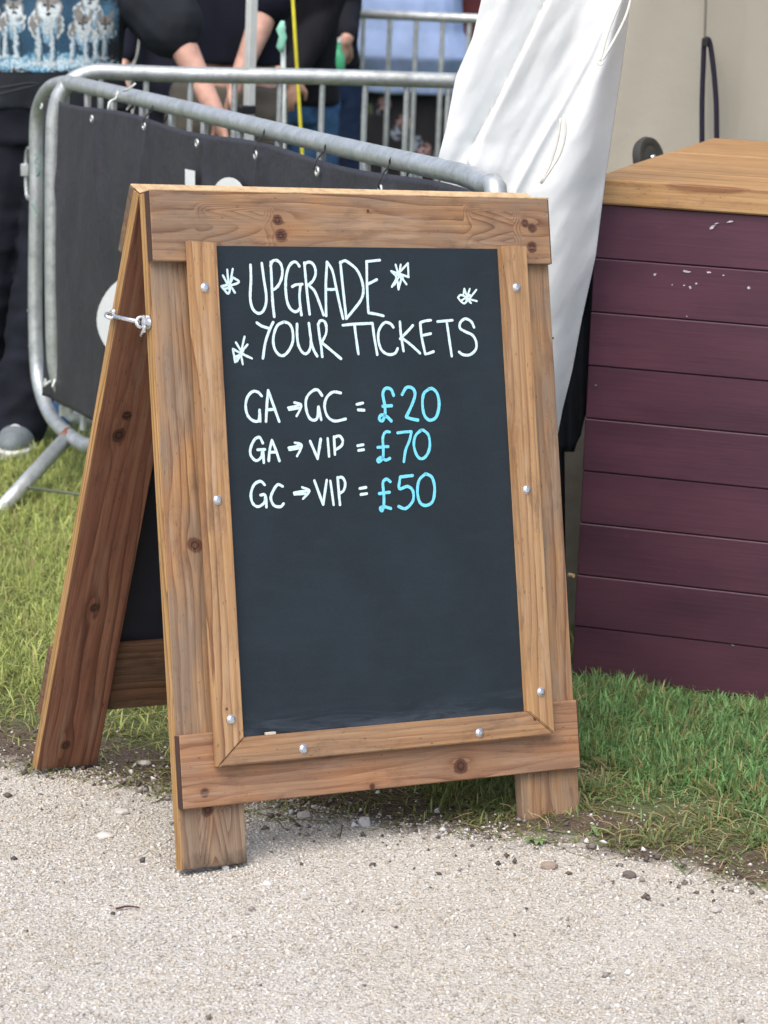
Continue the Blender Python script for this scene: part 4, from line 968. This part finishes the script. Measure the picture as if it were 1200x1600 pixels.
def person(label, base, facing, shoulder_h, hip_h, arms, feet, shirt, trousers, hair, sh_w=.185, girth=1., sleeve='short', sl_len=.86, flare=0., shirt_hem=None, skirt=None, voxel=.0085, wr=.006, group='people behind the barriers', mats=None, knee=None, shoecol=(.35, .37, .37), lean=(0, 0), skin_only_to=None):
    """arms: [(elbow, wrist, dir, palm normal, curl) world points] for image-left and image-right arm; feet: two ground points"""
    B = Vector(base); root = empty('person', B, label, 'person', group)
    f = Vector((math.sin(facing), -math.cos(facing), 0)); s_ = Vector((math.cos(facing), math.sin(facing), 0))   # forward, image-right side
    L_ = Vector((lean[0], lean[1], 0))
    def T(x, y, z): return B + s_ * x + f * y + ZZ * z + L_ * max(0, (z - hip_h) / .5)
    shL, shR = T(-sh_w, 0, shoulder_h), T(sh_w, 0, shoulder_h)
    m = MB(); g = girth
    tr = [(hip_h - .10, .15, .10), (hip_h, .165 * g, .115 * g), (hip_h + .12, .145 * g, .11 * g), (hip_h + .26, .155 * g, .115 * g), (hip_h + .40, .165 * g, .115), (shoulder_h - .02, .15, .085), (shoulder_h + .04, .08, .06)]
    m.loft([(T(0, 0, z), rx, ry, s_, f) for z, rx, ry in tr], 24)
    limb(m, [T(0, 0, shoulder_h), T(0, .01, shoulder_h + .10)], [.06, .055])
    hz = shoulder_h + .235; m.ell(T(0, .02, hz), .078, .095, .115, 18, 14, Matrix((s_, f, ZZ)).transposed()); m.ell(T(0, .03, hz - .06), .055, .07, .06, 14, 10)
    m.tube([T(0, .105, hz + .02), T(0, .13, hz - .02), T(0, .105, hz - .03)], [.008, .015, .012], 8)
    for sg in (-1, 1): m.ell(T(sg * .08, .0, hz), .012, .02, .032, 8, 6)
    kn = []; 
    for i, (sg, ft) in enumerate(zip((-1, 1), feet)):
        F_ = Vector(ft); hp = T(sg * .09, 0, hip_h - .03); an = F_ + ZZ * .085; k_ = (hp + an) / 2 + f * .025 + ZZ * .02; kn.append((hp, k_, an))
        limb(m, [hp, (hp + k_) / 2, k_, (k_ * .6 + an * .4) , an], [.085 * g, .075 * g, .055, .055, .036])
        m.ell(F_ + f * .06 + ZZ * .035, .042, .12, .035, 12, 8, Matrix((s_, f, ZZ)).transposed())
    for sh_, (el_, wr_, dr__, pn_, cu), sg in zip((shL, shR), arms, (-1, 1)):
        el_, wr_ = Vector(el_), Vector(wr_)
        limb(m, [sh_, (sh_ + el_) / 2, el_], [.054, .048, .040]); limb(m, [el_, el_.lerp(wr_, .3), wr_], [.040, .042, .027])
        hand(m, wr_, Vector(dr__), Vector(pn_), sg if f.y < 0 else -sg, cu)
    remesh(m, 'body', SKIN, root, voxel, 2)
    # shirt
    hem = shirt_hem if shirt_hem is not None else hip_h - .06
    m = MB(); e = .022
    zs_ = [hem] + [z for z, _, _ in tr if z > hem + .04]
    prof = {z: (rx, ry) for z, rx, ry in tr}; zz_ = [z for z, _, _ in tr]
    rings = []
    for z in zs_:
        rx = np.interp(z, zz_, [a[1] for a in tr]); ry = np.interp(z, zz_, [a[2] for a in tr]); fl = .02 * max(0, (hip_h + .1 - z) / .2) + (flare * min(1, max(0, (hip_h + .25 - z) / .35)) if flare else 0)
        rings.append((T(0, 0, z), rx + e + fl, ry + e + fl, s_, f))
    m.loft(rings, 28)
    for sh_, (el_, wr_, *_), sg in zip((shL, shR), arms, (-1, 1)):
        el_, wr_ = Vector(el_), Vector(wr_)
        if sleeve == 'short': limb(m, [sh_ - s_ * sg * .03 - ZZ * .02, (sh_ + el_) / 2 - ZZ * .012, sh_.lerp(el_, sl_len)], [.085 * girth ** .5, .088 * girth ** .5, .086 * girth ** .5])
        else: limb(m, [sh_, (sh_ + el_) / 2, el_], [.072, .066, .058]); limb(m, [el_, el_.lerp(wr_, .5), el_.lerp(wr_, .93)], [.058, .054, .042])
    so = remesh(m, 'shirt', shirt, root, voxel * 1.1, 3, wr, (8, 8, 3.5), seed=B.x * 9)
    if trousers:
        m = MB(); m.loft([(T(0, 0, hip_h + .07), .155 * g + .014, .115 * g + .014, s_, f), (T(0, 0, hip_h), .17 * g + .014, .12 * g + .016, s_, f), (T(0, 0, hip_h - .10), .17 * g + .01, .12 * g + .01, s_, f)], 24)
        for hp, k_, an in kn: limb(m, [hp, (hp + k_) / 2, k_, (k_ + an) / 2, an - ZZ * .01], [.105 * g, .094 * g, .080 * g ** .6, .076 * g ** .6, .070 * g ** .6])
        remesh(m, 'trousers', trousers, root, voxel * 1.2, 2, wr * 1.2, (6, 6, 12), seed=B.x * 5)
    if skirt:
        m = MB(); m.loft([(T(0, 0, z), rx, ry, s_, f) for z, rx, ry in skirt[1]], 36); remesh(m, 'dress', skirt[0], root, .014, 2, .008, (12, 12, 2))
    m = MB(); m.ell(T(0, -.005, hz + .03), .090, .105, .115, 20, 14, Matrix((s_, f, ZZ)).transposed()); 
    m.v = [tuple(Vector(p) + f * (-.03 if (Vector(p) - T(0, 0, hz)).dot(f) > .05 and p[2] < hz + B.z + .06 else 0)) for p in m.v]
    m.build('hair', hair, root, smooth=True)
    SH = simple('shoe_fabric', shoecol, .8, var=.2); SOLE = simple('shoe_sole', (.75, .76, .76), .7)
    for ft in feet:
        F_ = Vector(ft); m = MB(); Mx = Matrix((s_, f, ZZ)).transposed()
        m.loft([(F_ - f * .07 + ZZ * .02, .034, .0), (F_ - f * .07 + ZZ * .03, .038, .03)], 8, False) if 0 else None
        m.ell(F_ + f * .07 + ZZ * .045, .052, .135, .045, 20, 12, Mx); m.ell(F_ - f * .01 + ZZ * .075, .045, .06, .055, 16, 10, Mx)
        sh__ = remesh(m, 'shoe', SH, root, .009, 2, .002)
        m = MB(); m.loft([(F_ + f * .065 + ZZ * z, rx, ry, s_, f) for z, rx, ry in ((.002, .050, .135), (.006, .056, .145), (.028, .058, .147), (.034, .050, .138))], 26)
        m.build('sole', SOLE, sh__, smooth=True, autos=50)
        m = MB()
        for q in range(4):
            c = F_ + f * (.045 + .022 * q) + ZZ * (.098 - .006 * q); m.tube(catmull([c - s_ * .028 - ZZ * .012, c + ZZ * .004, c + s_ * .028 - ZZ * .012], 3), .0035, 6)
        m.build('laces', WHP, sh__, smooth=True)
    return root, so
def fabric(name, c, var=.2, rough=.9, scale=12): return simple(name, c, rough, var=var, scale=scale, bump=.2, bscale=600, bd=.0015, spec=.2)
BLK = fabric('black_jersey', (.020, .024, .030), .2); DTR = fabric('black_jogger_cloth', (.012, .014, .022), .2); JEAN = fabric('blue_denim', (.045, .11, .22), .45, scale=25)
DJEAN = fabric('dark_denim', (.018, .032, .07), .4); TAUPE = fabric('taupe_cotton', (.115, .105, .085), .12); NAVYF = fabric('navy_fleece', (.012, .014, .026))
PALE = fabric('pale_blue_denim', (.30, .40, .62), .14, scale=9); HAIR = fabric('brown_hair', (.05, .028, .018), .3, .6); DHAIR = fabric('dark_hair', (.02, .015, .012), .3, .6)
G = -.078
# 1: wolf shirt
b1 = atY(78, 300, 8.3); b1.z = G
el1 = atY(270, 40, 8.25); wr1 = atY(338, 178, 8.15)
p1, shirt1 = person('person in a black wolf print t-shirt and black joggers at the left edge', b1, 0, 1.43, 1.0,
    [((b1.x - .34, 8.3, 1.28), (b1.x - .42, 8.15, 1.06), (0, -.3, -1), (1, 0, 0), .5), (el1, wr1, (.35, -.15, -.9), (-1, -.2, 0), .7)],
    [(b1.x - .24, 8.25, G), (atY(30, 715, 8.1).x, 8.10, G)], BLK, DTR, HAIR, sh_w=.20, girth=1.28, shirt_hem=1.0, voxel=.008, wr=.009, sl_len=.97, shoecol=(.17, .20, .21))
p1_parts = {o.name.split('.')[0]: o for o in bpy.data.objects if o.parent == p1}
# drawstring
m = MB(); 
for st in ([(-2, 138), (20, 134), (45, 130), (62, 131)], [(-2, 148), (25, 141), (50, 135), (62, 131)]):
    m.tube(catmull([atY(x, y, 8.10) for x, y in st], 4), .004, 6)
m.build('drawstring', fabric('drawstring_cord', (.03, .033, .04)), p1_parts['trousers'], smooth=True)
# the print: colours computed on a fine grid, laid over the cloth
bvh_me = shirt1.data; off_ = WLOC[shirt1.name]
bvh = BVHTree.FromPolygons([v.co + off_ for v in bvh_me.vertices], [tuple(p.vertices) for p in bvh_me.polygons])
gx, gy = 185, 125; X_ = np.linspace(-38, 186, gx); Y_ = np.linspace(-55, 113, gy); XX, YY = np.meshgrid(X_, Y_)
img = np.zeros((gy, gx, 3)) + np.array([.02, .024, .03])
def nz(sc_, seed): return np.array([[noise.noise(Vector((x * sc_, y * sc_, seed))) for x in X_] for y in Y_])
N1, N2 = nz(.05, 1), nz(.16, 2)
XX = XX + 3.2 * nz(.07, 11) + 1.6 * nz(.2, 12); YY = YY + 3.2 * nz(.07, 13) + 1.6 * nz(.2, 14)
def soft(d, w_=2.): return np.clip(.5 - d / w_, 0, 1)[..., None]
def ov(mask, c): global img; img = img * (1 - mask) + np.array(c) * mask
def eld(cx, cy, rx, ry, rot=0):
    c, s = math.cos(rot), math.sin(rot); dx = XX - cx; dy = YY - cy; a = (dx * c + dy * s) / rx; b = (-dx * s + dy * c) / ry
    return (np.sqrt(a * a + b * b) - 1) * min(rx, ry)
def seg(x0, y0, x1, y1, w_):
    dx, dy = x1 - x0, y1 - y0; t_ = np.clip(((XX - x0) * dx + (YY - y0) * dy) / (dx * dx + dy * dy), 0, 1)
    return np.hypot(XX - x0 - t_ * dx, YY - y0 - t_ * dy) - w_
ov(soft(eld(78, 22, 100, 86) + 10 * N1 + 6 * N2, 22), (.012, .04, .07)); ov(soft(eld(90, 45, 84, 56) + 18 * N1 + 9 * N2, 30) * .7, (.03, .09, .16))
ov(soft(eld(74, 97, 86, 13) + 7 * N2 + 4 * N1, 6), (.10, .30, .45)); ov(soft(eld(90, 96, 60, 8) + 9 * N2, 5) * .8, (.42, .58, .66)); ov(soft(eld(74, 100, 80, 6) + 12 * nz(.3, 5), 4) * .7, (.62, .75, .8))
ov(soft(eld(168, 30, 18, 28) + 5 * N2, 10) * .6, (.10, .24, .36))
W = (.52, .60, .62); GR = (.20, .20, .19); DKc = (.025, .022, .025); BL = (.22, .42, .58); CRM = (.48, .45, .34)
def wolf(cx, hy, w_, bodyy, legs, footy, hr, flip=1):
    ov(soft(eld(cx - 4 * flip, bodyy, w_, w_ * .95) + 3 * N2, 4), GR); ov(soft(np.abs(eld(cx - 4 * flip, bodyy, w_, w_ * .95)) - 1.2 + 2 * N2, 2), W)
    ov(soft(eld(cx, bodyy + 8, w_ * .55, w_ * .8) + 3 * N2, 4), BL); ov(soft(eld(cx, bodyy + 4, w_ * .35, w_ * .6) + 3 * N2, 4), W)
    for lx in legs:
        ov(soft(seg(lx, bodyy + 10, lx + 1, footy, 5.0) + 1.5 * N2, 2), (.10, .22, .32)); ov(soft(seg(lx - 1, bodyy + 8, lx - 1, footy - 2, 2.6) + 1.5 * N2, 2), W)
        ov(soft(seg(lx + 5.5, bodyy + 16, lx + 6, footy - 6, 1.2), 2), DKc); ov(soft(eld(lx, footy, 6, 3.2), 2), W)
    ov(soft(eld(cx, hy, hr * 1.12, hr) + 2 * N2, 3), GR); ov(soft(eld(cx, hy + hr * .45, hr * .85, hr * .6) + 1.5 * N2, 3), W)
    for sg in (-1, 1):
        ov(soft(seg(cx + sg * hr * .6, hy - hr * .6, cx + sg * hr * .85, hy - hr * 1.35, hr * .25), 2), GR)
        ov(soft(eld(cx + sg * hr * .55, hy + hr * .15, hr * .26, hr * .6, sg * .5), 2), W); ov(soft(eld(cx + sg * hr * .36, hy - hr * .12, hr * .2, hr * .13), 1.5), DKc)
    ov(soft(seg(cx, hy - hr * .7, cx, hy + hr * .1, hr * .16) + N2, 2), (.09, .085, .08)); ov(soft(eld(cx, hy + hr * .5, hr * .22, hr * .17), 1.5), DKc)
    ov(soft(np.abs(eld(cx, hy + hr * .75, hr * 1.15, hr * .95)) - .9 + 1.5 * N2, 1.5) * (YY > hy + hr * .6)[..., None], W)
wolf(141, 0, 22, 22, [], 60, 13); wolf(22, 14, 20, 36, [8, 25], 88, 14); wolf(165, 38, 13, 50, [150, 163], 90, 13); wolf(130, 38, 20, 52, [113, 135], 95, 15); wolf(76, 12, 27, 38, [60, 82], 100, 19)
wolf(-14, 32, 16, 46, [-20, -4], 90, 13)
cg = nz(.45, 9)[..., None]; img = np.clip(img * (1 + .5 * cg), .008, .85)
vs = []; ok = []
for j in range(gy):
    for i in range(gx):
        d = ray(X_[i], Y_[j]).normalized(); h_, nrm_, _, _ = bvh.ray_cast(CAM, d)
        if h_ is None: vs.append((0, 0, 0)); ok.append(False)
        else: vs.append(tuple(h_ - d * .0022)); ok.append(True)
m = MB(); fs = [(j * gx + i, j * gx + i + 1, (j + 1) * gx + i + 1, (j + 1) * gx + i) for j in range(gy - 1) for i in range(gx - 1)]
fs = [f_ for f_ in fs if all(ok[q] for q in f_) and max((Vector(vs[f_[0]]) - Vector(vs[q])).length for q in f_) < .02]
m.add(vs, fs); m.col = [tuple(c) for c in img.reshape(-1, 3)]
used = sorted({q for f_ in fs for q in f_}); rm = {q: k for k, q in enumerate(used)}
m.v = [m.v[q] for q in used]; m.col = [m.col[q] for q in used]; m.f = [tuple(rm[q] for q in f_) for f_ in fs]
m.build('shirt_print', tinted('wolf_print_ink', .8, 60, .02), shirt1, smooth=True, label='blue and grey print of a wolf pack')
# 2: person with a bare arm
b2 = atY(352, 300, 9.1); b2.z = G
el2 = atY(418, 10, 9.0); wr2 = atY(368, 135, 8.85)
person('person in a navy top and taupe shorts reaching down beside the white pole', b2, 0, 1.50, .96, [((b2.x - .26, 9.0, 1.25), (b2.x - .20, 8.8, 1.30), (.5, -.5, .3), (0, 0, 1), .5), (el2, wr2, (-.25, -.1, -.95), (.9, -.2, 0), .9)],
    [(b2.x - .13, 9.1, G), (b2.x + .13, 9.1, G)], NAVYF, TAUPE, HAIR, girth=1.05, shirt_hem=1.10, wr=.007, sh_w=.19)
# 3: dark jacket, jeans, left of the far barrier
b3_ = atY(445, 300, 10.2); b3_.z = G
person('person in a black jacket and blue jeans behind the yellow rope', b3_, .3, 1.44, .93, [((b3_.x - .22, 10.1, 1.15), (b3_.x - .10, 9.95, .98), (.5, -.3, -.3), (0, 1, 0), .8), ((b3_.x + .13, 10.2, 1.17), tuple(atY(458, 118, 9.95)), (-.2, 0, -.9), (0, 1, 0), .7)],
    [(b3_.x - .10, 10.2, G), (b3_.x + .10, 10.25, G)], fabric('black_jacket', (.010, .010, .013)), JEAN, DHAIR, sleeve='long', shirt_hem=.90, wr=.008)
# 4: dark top, dark jeans, holding a green bottle
b4 = atY(492, 300, 11.2); b4.z = G
hw_ = atY(541, 62, 10.95)
person('person in a black top and dark jeans holding a green bottle', b4, .2, 1.46, .95, [((b4.x - .25, 11.1, 1.2), (b4.x - .22, 10.95, 1.0), (0, 0, -1), (1, 0, 0), .5), ((b4.x + .10, 11.4, 1.24), (hw_.x, hw_.y, hw_.z), (-.35, -.1, -.8), (-.5, 1, 0), .9)],
    [(b4.x - .12, 11.2, G), (b4.x + .12, 11.2, G)], fabric('black_top', (.012, .013, .018)), DJEAN, DHAIR, sh_w=.15, girth=.86, sleeve='long', shirt_hem=.98, wr=.008)
bt = atY(528, 96, 10.86); bo = empty('bottle', bt - ZZ * .04, 'small bright green bottle held between the rear barrier bars', 'bottle')
m = MB(); m.loft([(bt + ZZ * z, r_, r_) for z, r_ in ((-.05, .024), (-.045, .028), (.01, .028), (.035, .020), (.05, .011), (.075, .011))], 16)
m.build('glass', simple('green_plastic', (.08, .50, .25), .2), bo, smooth=True, autos=60)
MB().tube([bt + ZZ * .073, bt + ZZ * .09], .0125, 12).build('cap', WHP, bo, smooth=True, autos=40)
# 5: pale blue shirt and floral dress seen from behind
t = NT('floral_cloth'); P = t.geo(); vo = t.n('TexVoronoi'); vo.inputs['Scale'].default_value = 10; t.l(t.vadd(P, (0, 0, 0)), vo.inputs['Vector']); nn = t.noise(P, 30, 3, .6, 1.5)

sp = t.n('SeparateColor'); t.l(vo.outputs['Color'], sp.inputs[0])
pc_ = t.ramp(sp.outputs[0], [(0, (.45, .28, .26)), (.3, (.10, .14, .05)), (.5, (.42, .38, .30)), (.75, (.28, .33, .40)), (1, (.16, .17, .06))], 'CONSTANT')
t.col(t.mix(t.math('MULTIPLY', t.mr(vo.outputs['Distance'], .42, .28), t.mr(nn, .44, .54)), (.012, .011, .013), pc_)); t.rough(.85)
b5 = atY(626, 300, 13.35); b5.z = G
hemz = atY(630, 146, 13.2).z
person('person seen from behind in a pale blue shirt over a black floral dress', b5, PI, 1.42, .92, [((b5.x - .34, 13.3, 1.22), (b5.x - .26, 13.55, 1.15), (.5, .3, .3), (0, 0, 1), .5), ((b5.x + .34, 13.3, 1.20), (b5.x + .2, 13.55, 1.15), (-.5, .3, .3), (0, 0, 1), .5)][::-1],
    [(b5.x + .10, 13.35, G), (b5.x - .10, 13.35, G)], PALE, None, HAIR, sleeve='long', girth=1.5, flare=.085, shirt_hem=hemz + .078, wr=.006,
    skirt=(t.m, [(.95, .20, .15), (.70, .235, .18), (.45, .26, .20), (.15, .28, .23)]))
# 6: person at the right, mostly behind the curtain
b6 = atY(752, 300, 14.2); b6.z = G
person('person in a dark red top mostly hidden behind the white curtain', b6, 0, 1.42, .92, [((b6.x - .24, 14.1, 1.15), (b6.x - .20, 13.9, 1.0), (0, -.3, -.8), (1, 0, 0), .5), ((b6.x + .24, 14.1, 1.15), (b6.x + .2, 13.9, 1.0), (0, -.3, -.8), (-1, 0, 0), .5)],
    [(b6.x - .1, 14.2, G), (b6.x + .1, 14.2, G)], fabric('dark_red_top', (.10, .03, .035)), DTR, HAIR, voxel=.012)
# 7, 8 people further back filling the queue
b7 = atY(440, 300, 12.6); b7.z = G
person('person in a black coat standing furthest back between the two jeans wearers', b7, .1, 1.45, .93, [((b7.x - .24, 12.5, 1.15), (b7.x - .22, 12.4, .95), (0, -.3, -.8), (1, 0, 0), .5), ((b7.x + .24, 12.5, 1.15), (b7.x + .22, 12.4, .95), (0, -.3, -.8), (-1, 0, 0), .5)],
    [(b7.x - .1, 12.6, G), (b7.x + .1, 12.6, G)], fabric('black_coat', (.010, .010, .014)), DJEAN, DHAIR, sleeve='long', shirt_hem=.60, girth=1.2, voxel=.012)
b8 = atY(290, 300, 10.6); b8.z = G
person('person in dark clothes behind the wolf shirt wearer and the shorts wearer', b8, 0, 1.45, .93, [((b8.x - .24, 10.5, 1.15), (b8.x - .22, 10.4, .95), (0, -.3, -.8), (1, 0, 0), .5), ((b8.x + .24, 10.5, 1.15), (b8.x + .22, 10.4, .95), (0, -.3, -.8), (-1, 0, 0), .5)],
    [(b8.x - .1, 10.6, G), (b8.x + .1, 10.6, G)], NAVYF, DTR, DHAIR, sleeve='long', girth=1.1, voxel=.012)
# folded white paper held above the shirt sleeve
q = atY(285, 4, 8.6); MB().box(q, Vector((.93, 0, -.25)).normalized(), Vector((0, 1, 0)), Vector((.25, 0, .93)).normalized(), .032, .004, .012, .002).build('paper', WHP, label='folded white paper at the top left above the black sleeve', cat='paper')

# far marquee wall closing the view beyond the queue
m = MB(); vs = []
for i in range(60):
    x = -9 + 18 * i / 59; dd_ = .06 * math.sin(x * 5)
    vs += [(x, 18 + dd_, -.1), (x, 18 + dd_, 3.2)]
m.add(vs, [(2 * i, 2 * i + 2, 2 * i + 3, 2 * i + 1) for i in range(59)]).build('tent_wall', canvas('grey_canvas', (.40, .40, .38), .1), smooth=True, label='long pale canvas wall far behind the queue of people', cat='tent')

# extra straw lying over the dirt, weeds at the track edge -------------------------------------------
m = MB(); rs = random.Random(11)
for k in range(150):
    x = rs.uniform(.25, .95); y = edge_y(x) + rs.uniform(.02, .5); a = rs.uniform(0, PI); L = rs.uniform(.012, .05)
    d = Vector((math.cos(a), math.sin(a), rs.uniform(.0, .35))) * L; p = Vector((x, y, gz(x, y) + .006))
    m.tube([p, p + d * .5 + Vector((0, 0, .004)), p + d], .0007, 4)
m.build('dry_straw', STRAW, label='longer dry straw among the grass right of the sign', kind='stuff')
wd = MB(); rs = random.Random(5); WEED = simple('weed_leaf', (.12, .19, .06), .6, var=.4)
for px, py in ((838, 1318), (930, 1306)):
    g = atZ(px, py, 0); c = Vector((g.x, g.y, gz(g.x, g.y)))
    for k in range(8):
        a = rs.uniform(0, 2 * PI); L = rs.uniform(.016, .03); d = Vector((math.cos(a), math.sin(a), 0)); u = Vector((-d.y, d.x, 0)); w_ = L * .16
        P0, P1, P2, P3 = c, c + d * L * .4 + ZZ * L * .35, c + d * L * .8 + ZZ * L * .35, c + d * L + ZZ * L * .15
        wd.add([P0, P1 - u * w_, P1 + u * w_, P2 - u * w_ * .9, P2 + u * w_ * .9, P3], [(0, 1, 2), (1, 3, 4, 2), (3, 5, 4)])
wd.build('weeds', WEED, label='small flat weeds at the edge of the track', kind='stuff')
